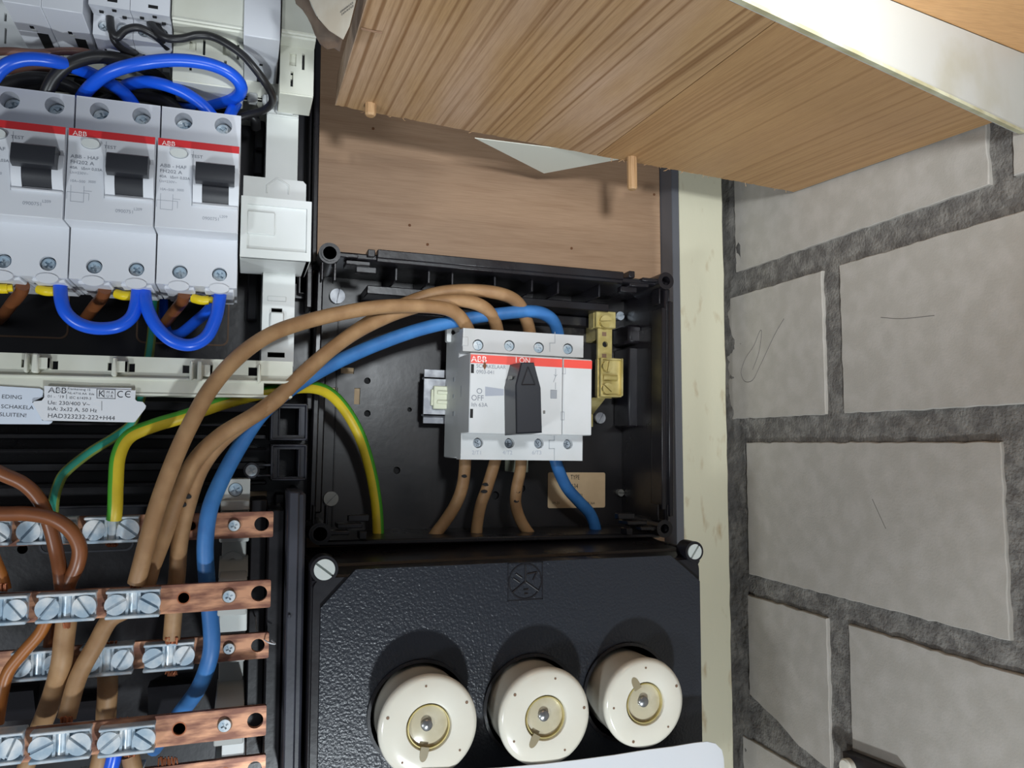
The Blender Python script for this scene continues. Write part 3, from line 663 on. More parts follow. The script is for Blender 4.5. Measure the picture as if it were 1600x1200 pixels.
# cover with sloped sides
mb = MB(K)
hol = [circ(x, z, RO, 40) for x, z in fh]
bev = 5.0
mb.plate(rrect(lx0+1.2, lx1-1.2, lz0, lz1-1.0, 5), hol, LD+1.2, LD+5)
mb.box(lx0, lx0+3, LD+4, PLY-.1, lz0, lz1+4, .6); mb.box(lx1-3, lx1, LD+4, PLY-.1, lz0, lz1+4, .6)
part(mb, 'cover', M['black'], fb)
mb = MB(K); mb.prism([(LD+1.3, lz1-2), (LD+3, lz1), (LD+26, lz1+2.2), (440, lz1+5.5), (440, lz1-4), (LD+4, lz1-5)], lx0+.6, lx1-.6); mb.prism([(LD+18, lz1+1.5), (LD+19, lz1+2.8), (LD+30, lz1+3.4), (LD+30, lz1)], lx0+3, lx1-3); part(mb, 'cover_top', M['black'], fb)
# raised hammered field with cut corners
pp = [k(x, y, LD-.6) for x, y in ((503, 950), (556, 890), (1048, 868), (1092, 908))]
zb = lz0; xl = k(500, 1000, LD).x; xr_ = k(1094, 1000, LD).x
mb = MB(K).plate([(xl, zb), (xr_, zb), (xr_, pp[3].z), (pp[2].x, pp[2].z), (pp[1].x, pp[1].z), (xl, pp[0].z)], hol, LD-.6, LD+2); part(mb, 'hammered_panel', M['lid'], fb)
mb = MB(K)
for x, z in fh: mb.ring(x, z, LD-2.0, LD+8, RO-1.3, RO+.2, 48)
part(mb, 'opening_rim', M['black'], fb)
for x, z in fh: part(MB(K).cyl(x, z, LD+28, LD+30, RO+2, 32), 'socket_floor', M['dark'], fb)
for px, py, a in ((507, 890, -38), (1085.5, 862, 55)):
    q = k(px, py, LD-1); mb = MB(K); mb.ring(q.x, q.z, LD-.8, LD+9, 4.9 if px < 800 else 4.1, 6.2 if px < 800 else 5.4); part(mb, 'screw_boss', M['black'], fb)
    mb = MB(K).screw(q.x, q.z, LD-1.4, 4.75 if px < 800 else 4.0, 3.5, 'slot', a, w=1.0, back=LD+10); part(mb, 'lid_screw', M['greyscrew'], fb, 'pale grey slotted lid screw')
# emblem: struck-through arrow inside a circle and square
q = k(820, 908, LD); mb = MB(K); y = LD-.75; ex_, ez_ = q.x, q.z
mb.ring(ex_, ez_, LD-.95, LD, 8.2, 8.8, 36)
for a_, b_ in (((-9, -9), (-9, 9)), ((9, -9), (9, 9)), ((-9, 9), (9, 9)), ((-9, -9), (9, -9))): mb.line((ex_+a_[0], ez_+a_[1]), (ex_+b_[0], ez_+b_[1]), .4, y-.1)
for a_, b_ in (((0, 0), (7, -5)), ((0, 0), (-7, -5)), ((-5, 4), (-1.7, 1.8)), ((-6.2, 1.8), (-3, -.4)), ((0, 8), (0, -1)), ((1, 3.5), (6, 4.2)), ((6, 4.2), (4, .5)), ((-1, -4), (1.5, -4)), ((-.5, -6), (1.2, -6))):
    mb.cone((ex_+a_[0], y, ez_+a_[1]), (ex_+b_[0], y, ez_+b_[1]), .42, .42, 8)
part(mb, 'emblem', M['black'], fb, 'embossed emblem')
# porcelain screw fuses
FC = 356.0
for i, ((x, z), ang, nm) in enumerate(zip(fh, (-102, -122, 118), ('leftmost of three cream porcelain fuse caps, notch pointing down, in black box', 'middle of three cream porcelain fuse caps, notch at lower left, in black box', 'rightmost of three cream porcelain fuse caps, notch at upper left, in black box'))):
    fx = thing('screw_fuse', nm, 'fuse', K.M @ V((x, LD+2, z)), 'porcelain fuse caps in the fuse box')
    RC = 22.6 if i != 2 else 21.4; rw = 9.4; r = R(ang)
    mb = MB(K).lathe(x, z, [(RC-2.2, LD+27), (RC-1.4, LD-4), (RC-.6, FC+5), (RC, FC+2.6), (RC-.5, FC+1.0), (RC-2.4, FC), (rw+3, FC-.35), (rw+1.0, FC), (rw+.2, FC+2.2), (rw-.2, FC+4), (0, FC+4)], 64); part(mb, 'porcelain_cap', M['porcelain'], fx, smooth=60)
    mb = MB(K).lathe(x, z, [(rw-.1, FC+4), (rw-.4, FC+2.4), (6, FC+1.7), (0, FC+1.5)], 40); part(mb, 'window', M['glassy'], fx, 'cloudy cream fuse window', smooth=60)
    mb = MB(K).ring(x, z, FC+.6, FC+3, rw-.35, rw+.15, 44); part(mb, 'brass_ring', M['brass'], fx)
    nx, nz = x+math.cos(r)*(rw+2.0), z+math.sin(r)*(rw+2.0)
    d = V((math.cos(r), 0, math.sin(r))); w = V((-d.z, 0, d.x)); c = V((nx, 0, nz)); mb = MB(K)
    o2 = [c+d*3.4*math.cos(t)+w*1.9*math.sin(t) for t in [math.pi*j/8-math.pi/2 for j in range(9)]]+[c-d*3+w*1.9, c-d*3-w*1.9]
    mb.plate([(p.x, p.z) for p in o2], [], FC-.42, FC+.5); part(mb, 'key_notch', M['glassyd'], fx, 'dark key notch')
    mb = MB(K).lathe(x-1, z+1, [(2.6, FC+2), (2.5, FC-.2), (1.9, FC-.7), (0, FC-.9)], 20); part(mb, 'indicator', M['tip'], fx)
    mb = MB(K)
    for j in range(5):
        a = r+1.1+j*1.17; rr = RC*(.86 if j % 2 else .8); mb.cyl(x+rr*math.cos(a), z+rr*math.sin(a), FC-.25, FC+.6, .55+.15*(j % 2), 10)
    part(mb, 'glaze_pit', M['slit'], fx)

# white paper in front of the fuse box and a dark gadget low on the block wall
vs = []; n = 24
top = [(660, 1204), (720, 1203), (780, 1200), (850, 1194), (900, 1188), (960, 1180), (1010, 1172), (1050, 1167), (1085, 1161), (1105, 1159), (1118, 1162), (1128, 1172), (1131, 1185), (1132, 1204), (1134, 1230)]
pt = [P(x, y, 354.6) for x, y in top]
vs = pt+[p+V((0, -4, -60)) for p in pt]; vs += [v+V((0, .35, .1)) for v in vs]; m = len(pt)
fs = [(i, i+1, m+i+1, m+i) for i in range(m-1)]+[(2*m+i, 2*m+i+1, 3*m+i+1, 3*m+i) for i in range(m-1)]+[(i, i+1, 2*m+i+1, 2*m+i) for i in range(m-1)]
mb = MB().add(vs, fs); solo(mb, 'paper_note', M['paper'], 'white paper leaning in front of the fuse caps at the bottom', 'paper')
gp = PX(1330, 1185, BW-12)
gd_ = thing('wall_gadget', 'black gadget with a cream round knob low on the block wall', 'gadget', V((BW-1, gp.y-20, gp.z-20)))
c0 = PX(1328, 1172, BW-1); c1 = PX(1405, 1202, BW-1); dz = (c1.z-c0.z)
mb = MB(); q0, q1 = V((c0.y, c0.z)), V((c1.y, c1.z)); dr = (q1-q0).normalized(); q1 = q0+dr*42; nn = V((dr.y, -dr.x)); nn = nn if nn.y < 0 else -nn
pr = [q0, q1, q1+nn*30, q0+nn*30]; mb.add([(X, p.x, p.y) for X in (BW-6, BW-.2) for p in pr], [(0, 1, 2, 3), (4, 7, 6, 5), (0, 4, 5, 1), (1, 5, 6, 2), (2, 6, 7, 3), (3, 7, 4, 0)]); part(mb, 'case', M['black'], gd_)
p = q0+dr*5+nn*7; mb = MB(Mx.Translation((BW-6, p.x, p.y)) @ Mx.Rotation(R(-90), 4, 'Z')); mb.lathe(0, 0, [(4.8, 0), (4.8, -3), (4, -4), (0, -4.2)], 24); part(mb, 'knob', M['porcelain'], gd_)

# ================================================================== CONSUMER UNIT TRAY (left)
TF_ = 462.0
U = Fr(300, 650, 400); u = U.l
tx1 = u(492, 600, 438).x; tx0 = -190.0; tz0, tz1 = -200.0, 265.0
unit = thing('consumer_unit', 'black plastic consumer unit tray on the left, full of wiring and copper bars', 'electrical box', U.M @ V((-80, PLY, -60)))
holes = []
for px, py, w, h in ((400, 772, 32, 9), (412, 930, 8, 8)): p = u(px, py, TF_); holes.append(rect(p.x-w*.18, p.x+w*.18, p.z-h*.18, p.z+h*.18))
for px, py in ((412, 893), (405, 1052), (404, 1080), (35, 858)): p = u(px, py, TF_); holes.append(circ(p.x, p.z, 2.4, 14))
mb = MB(U).plate(rect(tx0, tx1-1, tz0, tz1), holes, TF_, TF_+3); part(mb, 'floor_plate', M['black'], unit)
mb = MB(U).box(tx0+4, tx1-5, TF_+6, PLY-.1, tz0+4, tz1-4); part(mb, 'hole_shade_sheet', M['dark'], unit)  # near-black sheet, paints the holes in the tray floor as shaded
for hq in holes[:1]:
    part(MB(U).box(hq[0][0]-.5, hq[1][0]+.5, TF_+1.6, TF_+3, hq[0][1]-.5, hq[2][1]+.5), 'wood_patch', M['beige'], unit, 'brown wood showing in a slot')
mb = MB(U); zs = u(490, 400, 440).z
mb.box(tx1-3, tx1, 438, PLY-.1, zs-4, tz1, .7); mb.box(tx1-4.6, tx1-3.2, 446, TF_, zs-2, tz1, .3); part(mb, 'side_wall', M['black'], unit)
mb = MB(U); mb.box(tx1-5, tx1-2, 442, TF_, u(485, 480, 440).z, u(485, 385, 440).z, .6); mb.box(tx1-9, tx1-4.5, 450, TF_, u(485, 455, 440).z, u(485, 415, 440).z, .5); mb.box(tx1-12, tx1-5, 455, TF_, u(470, 465, 450).z, u(470, 440, 450).z, .5)
mb.box(tx1-4, tx1-1, 440, PLY, u(485, 640, 440).z, u(485, 585, 440).z, .6); part(mb, 'wall_bracket', M['black'], unit, kind='stuff')
# horizontal mouldings under the rail
for py, h, dep in ((628, 14, 16), (662, 3.5, 22), (678, 8, 18), (700, 3, 20), (722, 12, 13), (752, 6, 16), (785, 5, 12)):
    zc = u(250, py, TF_-dep/2).z; mb = MB(U).box(tx0, u(415, py, TF_).x, TF_-dep, TF_+.5, zc-h*.36, zc, .6); part(mb, 'moulded_step', M['black'], unit)
# outlines of the knock-outs in the floor
for a, b, c, d in ((-60, 112, 400, 524), (212, 360, 430, 536), (-80, 30, 640, 700), (60, 210, 830, 866)):
    p0, p1 = u(a, d, TF_), u(b, c, TF_); rr = rrect(p0.x, p1.x, p0.z, p1.z, 4, 6); ri = rrect(p0.x+.9, p1.x-.9, p0.z+.9, p1.z-.9, 3.4, 6)
    mb = MB(U).plate(rr, [ri], TF_-.35, TF_+.2); part(mb, 'knockout_outline', M['slit'] if c < 560 else M['trim'], unit, 'brown slit outline of a knock-out')
# glossy raised pads and studs
mb = MB(U)
for a, b, c, d, dep in ((398, 414, 188, 232, 10), (395, 412, 236, 272, 6), (385, 404, 410, 500, 8), (466, 484, 420, 460, 12), (395, 450, 862, 925, 4), (428, 446, 770, 800, 9), (430, 446, 815, 838, 9), (395, 440, 1035, 1090, 6), (398, 436, 1155, 1190, 5)):
    p0, p1 = u(a, d, TF_-dep), u(b, c, TF_-dep); part(MB(U).box(p0.x, p1.x, TF_-dep, TF_+.4, p0.z, p1.z, 1), 'moulded_pad', M['black'], unit)
for a, b, c, d in ((230, 300, 1065, 1130), (-20, 55, 1075, 1135), (60, 160, 1090, 1140)):
    p0, p1 = u(a, d, TF_-8), u(b, c, TF_-8); mb = MB(U).prism([(TF_-3, p0.z), (TF_-12, p1.z), (TF_, p1.z), (TF_, p0.z)], p0.x, p1.x); part(mb, 'sloped_fin', M['black'], unit)
# two square cable frames at the joint with the other box
for (o, i_, dep) in (((422, 481, 631, 688), (437, 467, 638, 680), 432), ((422, 480, 694, 751), (436, 466, 702, 745), 432)):
    p0, p1 = u(o[0], o[3], dep), u(o[1], o[2], dep); q0, q1 = u(i_[0], i_[3], dep), u(i_[1], i_[2], dep)
    mb = MB(U).plate(rect(p0.x, p1.x, p0.z, p1.z), [rect(q0.x, q1.x, q0.z, q1.z)], dep, dep+3)
    for (a, b, c, d) in ((p0.x, p0.x+1.2, p0.z, p1.z), (p1.x-1.2, p1.x, p0.z, p1.z), (p0.x, p1.x, p0.z, p0.z+1.2), (p0.x, p1.x, p1.z-1.2, p1.z)): mb.box(a, b, dep-2.4, TF_, c, d, .4)
    for (a, b, c, d) in ((q0.x-.8, q0.x, q0.z, q1.z), (q1.x, q1.x+.8, q0.z, q1.z)): mb.box(a, b, dep-1.2, TF_-2, c, d, .2)
    part(mb, 'cable_frame', M['trim'], unit, 'square dark grey cable frame')
for px, py, k in ((393, 735, 0), ): 
    q = u(px, py, 430); mb = MB(U); mb.ring(q.x, q.z, 429, TF_, 2.9, 3.9); mb.box(q.x+3, q.x+11, 430, 436, q.z-3.2, q.z-2.2, .2); mb.box(q.x+3, q.x+11, 430, 436, q.z+2.2, q.z+3.2, .2); part(mb, 'screw_boss', M['trim'], unit)
    mb = MB(U).screw(q.x, q.z, 428.6, 2.9, 2.5, 'cross', 30, back=436); part(mb, 'mounting_screw', M['zinc'], unit)
q = u(411, 1040, 440)
# long grey cover strip down the right edge
c0, c1 = u(451, 768, 388).x, u(479, 768, 388).x; zt_ = u(465, 768, 388).z
mb = MB(U); mb.box(c0, c1-3, 388, 420, -172, zt_, .8); mb.box(c1-4, c1, 391, PLY-.2, -172, zt_-.6, 1.2); mb.box(c0+.8, c0+2, 386.8, 389, u(452, 960, 388).z-1.5, u(452, 960, 388).z+.2, .2)
solo(mb, 'cover_strip', M['trim'], 'long dark grey plastic cover strip upright between the copper bars and the fuse box', 'cover')
mb = MB(U); mb.box(c0-8, c0-.5, 410, TF_, -172, zt_-10, .6); mb.box(c0-16, c0-8, 430, TF_, -172, zt_-6, .6); part(mb, 'edge_wall', M['black'], unit)

# ================================================================== WHITE MOUNTING FRAME
fr = thing('strut_and_rail', 'white plastic mounting frame, upright strut and rail with clips, behind the cables', 'frame', U.M @ V((u(440, 590, 405).x, TF_, u(440, 590, 405).z)))
ST = 418.0
def sw_(px, py, d=ST): return u(px, py, d)
xa, xb = sw_(413, 350).x, sw_(463, 350).x
za, zb_ = sw_(440, 572).z, sw_(440, 150).z
hs = []
for a, b, c, d in ((418, 445, 551, 558), (424, 441, 482, 488)): p0, p1 = sw_(a, d), sw_(b, c); hs.append(rect(p0.x, p1.x, p0.z, p1.z))
mb = MB(U).plate(rect(xa, xb, za, zb_), hs, ST, ST+3); mb.box(xa, xa+1.5, ST+1, TF_, za, zb_, .3); mb.box(xb-1.5, xb, ST+1, TF_, za, zb_, .3)
zz = sw_(440, 180).z; mb.box(xa+.3, xb-.3, ST-.7, ST+1, zz-1, zz, .2); part(mb, 'strut', M['white'], fr, smooth=30)
mb = MB(U); zz = sw_(430, 511).z; p0, p1 = sw_(421, 512), sw_(444, 489); mb.box(p0.x, p1.x, ST-2.4, ST+1, p0.z, p1.z, .7); p0, p1 = sw_(418, 470), sw_(447, 464); mb.box(p0.x, p1.x, ST-.6, ST+1, p0.z, p1.z, .2); p0, p1 = sw_(430, 178), sw_(459, 164); mb.box(p0.x, p1.x, ST-3, ST+1, p0.z, p1.z, .8)
part(mb, 'strut_latch', M['white'], fr)
# rail
RD = 404.0
xl, xr_ = -150.0, sw_(457, 590, RD).x
zt_, zm, zl = u(200, 557, RD).z, u(200, 590, RD).z, u(200, 615, RD).z
hs = []
for a, b, c, d in ((33, 39, 562, 574), (72, 91, 564, 577), (168, 177, 567, 579), (195, 211, 568, 581), (285, 296, 571, 583), (320, 331, 572, 584), (388, 402, 574, 587)):
    p0, p1 = u(a, d, RD), u(b, c, RD); hs.append(rect(p0.x, p1.x, p0.z, p1.z))
mb = MB(U).plate(rect(xl, xr_, zm, zt_), hs, RD, RD+2.5); mb.box(xl, xr_, RD+2, RD+14, zt_-1.5, zt_, .3)
mb.box(xl, xr_, RD-2.6, RD+2, zm-1.2, zm+.2, .4); mb.plate(rect(xl, u(412, 600, RD).x, zl, zm-1), [], RD-1.6, RD+1.4); mb.box(xl, xr_, RD-2.2, RD+10, zl-.8, zl+.4, .3); mb.box(xl, xr_, RD-.5, TF_, zm-1, zm+.4, .2)
part(mb, 'rail', M['offwhite'], fr, smooth=30)
for a, b in ((37, 44), (49, 61), (174, 183), (296, 303), (308, 317), (402, 408)):
    py = 552+a*.046; p0, p1 = u(a, py+28, RD-4), u(b, py-2, RD-4); mb = MB(U); mb.box(p0.x, p1.x, RD-5, RD+2, p0.z, p1.z, .6)
    if b-a > 8: mb.box(p0.x+.6, p1.x+4.5, RD-3.2, RD-2, p0.z+2, p1.z-1.5, .3); mb.box(p1.x+3, p1.x+4.5, RD-3.2, RD+2, p0.z+2, p1.z-1.5, .3)
    part(mb, 'rail_clip', M['offwhite'], fr)
mb = MB(U); mb.box(-190, xl+.1, RD+4, RD+8, zm, zt_); mb.box(xa+1, xb-1, RD+2, TF_, zm-2, zm+4)
# labels hanging on the rail
pl = thing('rating_plate', 'white rating plate with printed ratings hanging on the white rail', 'label', U.M @ V((u(140, 630, RD-4).x, RD, u(140, 630, RD).z)))
ol = [(69, 603), (212, 610), (211, 624), (214, 627), (223, 628), (228, 634), (227, 638), (211, 659), (208, 660), (68, 657), (65, 655), (51, 630), (53, 627), (65, 626), (69, 621)]
D0 = RD-4.2
mb = MB(U).plate([(u(x, y, D0).x, u(x, y, D0).z) for x, y in ol], [], D0, D0+1.0); mb.box(u(80, 604, D0).x, u(205, 604, D0).x, D0+.5, RD-1.5, u(140, 612, D0).z, u(140, 605, D0).z); part(mb, 'plate', M['paper'], pl)
mb = MB(U); y = D0-.06
def tx(body, px, py, sz, sx=1, bold=0, d=None):
    q = u(px, py, D0); mb.text(body, sz, q.x, d or y, q.z, sx=sx, bold=bold, rot=-2.0)
tx('ABB', 75, 613.5, 3.7, 1.1, .012); tx('Frankeneng 15', 105.5, 609, 1.35, 1.15); tx('NL-6716 AA  Ede', 105.5, 615.5, 1.35, 1.1); tx("01 -  '19", 74, 621, 1.7, 1.15); tx('IEC 61439-3', 108, 623, 1.6, 1.1)
tx('Ue: 230/400 V~', 74, 631.5, 2.35, 1.12); tx('InA: 3x32 A, 50 Hz', 74, 641, 2.35, 1.08); tx('HAD323232-222+H44', 74, 652.5, 2.75, 1.06); tx('K', 153, 619.5, 4.2, .95); tx('E M A', 161, 614.7, 1.8, .95); tx('E U R', 161, 620.5, 1.8, .95)
for cpx in (189, 201):                       # the two round letters of the conformity mark
    q = u(cpx, 616, D0); pa = [(q.x+1.35*math.cos(R(k_)), q.z+1.35*math.sin(R(k_))) for k_ in range(60, 301, 20)]
    for a_, b_ in zip(pa, pa[1:]): mb.line(a_, b_, .36, y)
    if cpx == 201: mb.line((q.x-1.2, q.z), (q.x+.4, q.z), .34, y)
bb = [u(x, yy, D0) for x, yy in ((151.5, 608), (180, 609), (180, 623), (151.5, 622))]
for a, b in zip(bb, bb[1:]+bb[:1]): mb.line((a.x, a.z), (b.x, b.z), .25, y)
for (a, b) in (((159, 627), (159, 641)), ((104, 616.5), (104, 623))): a, b = u(*a, D0), u(*b, D0); mb.line((a.x, a.z), (b.x, b.z), .2, y)
part(mb, 'lettering', M['inkdark'], pl)
mb = MB(U); q = u(75, 613.5, D0)
for k in (1.4, 4.5, 7.4): mb.line((q.x+k+.1, q.z-.4), (q.x+k, q.z+2.9), .2, D0-.1)
mb.line((q.x-.1, q.z+1.25), (q.x+9, q.z+1.0), .2, D0-.1); part(mb, 'logo_cut', M['paper'], pl)
wl = thing('warning_plate', 'bluish white warning plate with capital letters left of the rating plate', 'label', U.M @ V((u(30, 630, D0+2).x, RD, u(30, 630, D0).z)))
D1 = D0+1.6; ol = [(-120, 596), (62, 607), (67, 610), (67, 620), (50, 628), (66, 657), (82, 658), (80, 661), (76, 663), (-120, 662)]
mb = MB(U).plate([(u(x, y, D1).x, u(x, y, D1).z) for x, y in ol], [], D1, D1+.9); mb.box(u(-60, 604, D0).x, u(40, 604, D0).x, D1+.5, RD-1.5, u(10, 612, D0).z, u(10, 606, D0).z); part(mb, 'plate', mat('bluish_plate', (214, 222, 234), .5), wl)
mb = MB(U); y = D1-.06
tx('EDING', 0.5, 622, 2.4, 1.1, d=y); tx('SCHAKELA', -0.5, 637.5, 2.4, 1.08, d=y); tx('SLUITEN!', -3, 650, 2.4, 1.08, d=y); part(mb, 'lettering', M['inkdark'], wl)

# ================================================================== RESIDUAL CURRENT BREAKERS
RN, RT, RB = 377.0, 391.0, 432.0
C3 = Fr(311, 222, RN); c3 = C3.l
cx = (c3(246, 225, RN).x+c3(375, 232, RN).x)/2; HW = 17.3
z_t = c3(311, 173, RT).z; z_s = c3(311, 221.5, RN).z; z_s2 = c3(311, 233.5, RN).z; z_n = c3(311, 360, RN).z; z_l = c3(311, 370, RT).z; z_b = c3(311, 447, RT).z
DRL = 'grey residual current breaker with black lever and red stripe, '
rc = thing('residual_breaker', DRL+'rightmost of three in its row', 'breaker', C3.M @ V((cx, RB, z_b)), 'row of three residual current breakers')
mb = MB(C3)
xa, xb = cx-HW, cx+HW
mb.prism([(RB, z_b), (RB, z_t), (RT+13, z_t), (RT+13, z_s+.2), (RN+2, z_s+.2), (RN+2, z_s-.2), (RN+2, z_n+.2), (RT+13, z_l-.2), (RT+13, z_b)], xa, xb)
part(mb, 'body', M['grey'], rc)
tops = [c3(287, 188.5, RT), c3(349, 197, RT)]; bots = [c3(281, 425, RT), c3(343, 427, RT)]
tops[0].z = tops[1].z = (tops[0].z+tops[1].z)/2; bots[0].z = bots[1].z = (bots[0].z+bots[1].z)/2-.2
mb = MB(C3).plate(rect(xa, xb, z_s-1.5, z_t), [circ(q.x, q.z, 3.9, 24) for q in tops], RT, RT+13.2); part(mb, 'upper_terminal_face', M['grey'], rc)
mb = MB(C3).plate(rect(xa, xb, z_b, z_l+.6), [circ(q.x, q.z, 3.3, 24) for q in bots], RT, RT+13.2); part(mb, 'lower_terminal_face', M['grey'], rc)
mb = MB(C3); mb.box(xa, xb-.1, RN, RN+3, z_n, z_s, .35); mb.prism([(RN+.4, z_n+.3), (RN+.6, z_n), (RT, z_l-.4), (RT+4, z_l-.4), (RT+4, z_n+2), (RN+2, z_n+2)], xa, xb-.1); mb.prism([(RN+2, z_s-.2), (RN+2, z_s-1.5), (RT+1, z_s-1.5), (RT+1, z_s+.4)], xa, xb-.1); part(mb, 'nose', M['grey'], rc)
mb = MB(C3).box(xa+.25, xb-.3, RN-.07, RN+.4, z_s2, z_s-.25); part(mb, 'red_stripe', M['red'], rc)
for q, a in zip(tops+bots, (20, 60, 10, 45)):
    up_ = q.z > z_n; mb = MB(C3).screw(q.x, q.z-.2, RT+(7.4 if up_ else 2.0), 3.6 if up_ else 2.9, 3, 'cross', a, w=1.0, back=RT+13); mb.ring(q.x, q.z-.2, RT+(7.0 if up_ else 1.6), RT+10, 2.3 if up_ else 2.0, 2.9 if up_ else 2.4, 24); part(mb, 'terminal_screw', M['zinc'], rc)
    mb = MB(C3).cyl(q.x, q.z, RT+12.2, RT+13.3, 3.8, 20); part(mb, 'screw_well', M['dgrey'], rc)
q = c3(279.5, 240, RN); mb = MB(C3).plate(circ(q.x, q.z, 3.55, 28, 2.0), [], RN-1.3, RN+.2); part(mb, 'test_button', M['white'], rc, 'white oval test button')
mb = MB(C3).plate(circ(q.x+.15, q.z, 3.85, 28, 2.3), [], RN-.05, RN+.2); part(mb, 'button_gap', M['dgrey'], rc)
# lever
p0, p1 = c3(306, 283, 368), c3(366, 256, 368); s0, s1 = c3(316, 316, 374), c3(356, 284, 374)
lev0 = c3(316, 316, RN-4); lev1 = c3(357, 284, RN-4)
zc = (c3(336, 288, RN).z); zb2 = c3(336, 317, RN).z
mb = MB(C3); rr = 7.6; pr = []
z_lo = zb2-.4; z_hi = z_lo+14
for i in range(11): t = i/10; zz = z_lo+(z_hi-z_lo)*t; pr.append((RN+1.2-4.6*math.sin(math.pi*(.08+.84*t)), zz))
pr += [(RN+1.5, z_hi), (RN+1.5, z_lo)]
ctr = (lev0.x+lev1.x)/2
mb.prism(pr, ctr-5.6, ctr+5.6); part(mb, 'lever_drum', M['hblack'], rc)
zb3 = p0.z; zt3_ = p1.z; ctb = (p0.x+p1.x)/2
mb = MB(C3); mb.prism([(RN+1, zb3+2), (RN-6, zb3-.2), (RN-9.4, zb3+.4), (RN-10.2, zb3+2.2), (RN-9.2, zt3_-1.0), (RN-7.4, zt3_-.1), (RN+1, zt3_+.2)], ctb-8.1, ctb+8.1); part(mb, 'lever_grip', M['hblack'], rc)
for sgn, a, b in ((-1, 301, 315.5), (1, 357.5, 373)):
    e0, e1 = c3(a, 300, RN-3).x, c3(b, 300, RN-3).x; mb = MB(C3); pr = [(RN+.2, z_lo-.8)]+[(RN+.2-3.9*math.sin(math.pi*(.02+.8*i/10))**.8, z_lo-.8+15*i/10) for i in range(11)]+[(RN+.2, z_hi)]
    mb.prism(pr, e0, e1); part(mb, 'lever_cheek', M['grey'], rc)
mb = MB(C3); e0, e1 = c3(301, 300, RN).x, c3(373, 300, RN).x; mb.box(e0, e1, RN-1.2, RN+.2, z_lo-1.9, z_lo-.6, .4); part(mb, 'lever_lip', M['grey'], rc)
# wire entry collars under the breaker
for px in (281, 343):
    q = c3(px, 450, RT+6); mb = MB(C3); mb.box(q.x-6.5, q.x+6.5, RT+2.5, RB-3, z_b-1.6, z_b+.2, .5); mb.plate(circ(q.x, z_b-.6, 4.4, 20, 2.2), [], RT-.5, RT+3); part(mb, 'wire_collar', M['grey'], rc)
# lettering
def rtx(mb, body, px, py, sz, sx=1, bold=0): q = c3(px, py, RN); mb.text(body, sz, q.x, RN-.09, q.z, sx=sx, bold=bold)
mb = MB(C3); rtx(mb, 'ABB', 253, 226.3, 2.9, 1.05, .012); part(mb, 'logo', M['inkwhite'], rc, 'white logo')
mb = MB(C3); q = c3(253, 226.3, RN)
for k in (1.15, 3.6, 5.9): mb.line((q.x+k, q.z-.2), (q.x+k, q.z+2.3), .16, RN-.13)
mb.line((q.x-.2, q.z+1), (q.x+7.4, q.z+1), .16, RN-.13); part(mb, 'logo_cut', M['red'], rc)
mb = MB(C3); rtx(mb, 'TEST', 298.5, 246, 2.0, 1.15); rtx(mb, 'ABB - HAF', 250, 260.5, 2.2, 1.1); rtx(mb, 'FH202 A', 249.5, 269, 2.2, 1.15); part(mb, 'lettering', M['ink'], rc)
mb = MB(C3); rtx(mb, '40A   I\u0394n= 0,03A', 249, 277, 1.75, 1.0); part(mb, 'rating_lettering', M['ink'], rc)
mb = MB(C3); rtx(mb, 'Un=230V~', 249, 284.5, 1.6, 1.0); rtx(mb, '0900751', 316, 343, 2.1, 1.0); rtx(mb, 'L209', 343, 340, 1.7, 1.0)
rtx(mb, '10A~500', 249, 297, 1.6, 1.0); rtx(mb, '3000', 276, 298.5, 1.5, 1.0)
q = c3(266, 314, RN)
for a, b in (((-4, -4), (-4, 3)), ((1, -4), (1, 3)), ((-5.5, 0), (3, 0)), ((-5.5, -3), (-5.5, 0)), ((3, -3), (3, 0)), ((-4, -4), (1, -4)), ((1, 1), (4, 1))): mb.line((q.x+a[0], q.z+a[1]), (q.x+b[0], q.z+b[1]), .16, RN-.09)
part(mb, 'fine_print', M['inkpale'], rc)
mb = MB(C3); e = c3(302, 245, RN).x; mb.box(e-.1, e+.1, RN-.05, RN+.1, c3(300, 322, RN).z, z_s2-1); part(mb, 'panel_groove', M['dgrey'], rc)
ROW = 'row of three residual current breakers'
for k, w in ((1, 'middle of three in its row'), (2, 'leftmost of three in its row')):
    d = dup(rc); d.location.x -= .0353*k; d['label'] = DRL+w
# blanking cover to the right of the breakers
bc = thing('blanking_cover', 'white plastic blanking cover right of the three breakers', 'cover', C3.M @ V((c3(430, 350, 390).x, RB, c3(430, 350, 390).z)))
b = c3; x0, x1 = b(376, 350, 388).x, b(486, 350, 388).x; zt_, zb_ = b(430, 312, 388).z, b(430, 406, 388).z
i0, i1, iz0, iz1 = b(386, 360, 388).x, b(479, 360, 388).x, b(430, 393, 388).z, b(430, 324, 388).z
mb = MB(C3); mb.plate(rect(x0, x1, zb_, zt_), [rect(i0, i1, iz0, iz1)], 386, 388.4); mb.box(i0-.2, i1+.2, 387.4, 390, iz0-.2, iz1+.2); mb.box(x1-2.5, x1, 387, 425, zb_, zt_, .5); mb.box(x0, x1, 387, 425, zt_-1.5, zt_, .4); mb.box(x0, x1, 387, 425, zb_, zb_+1.5, .4); part(mb, 'cover_body', M['white'], bc)
q0, q1 = b(386, 365, 387), b(430, 333, 387); mb = MB(C3).box(i0-.1, q1.x, 386.3, 388.4, q0.z, q1.z, .4); part(mb, 'raised_pad', M['white'], bc)
f0, f1 = b(380, 300, 399).x, b(478, 300, 399).x; ftz = b(430, 280, 399).z
mb = MB(C3).plate([(f0, zt_-2), (f1, zt_-2), (f1, ftz-1.5), (f1-1.5, ftz), (f0, ftz)], [], 398, 401); mb.box(f0, f1, 401, 426, zt_-2, zt_+3)
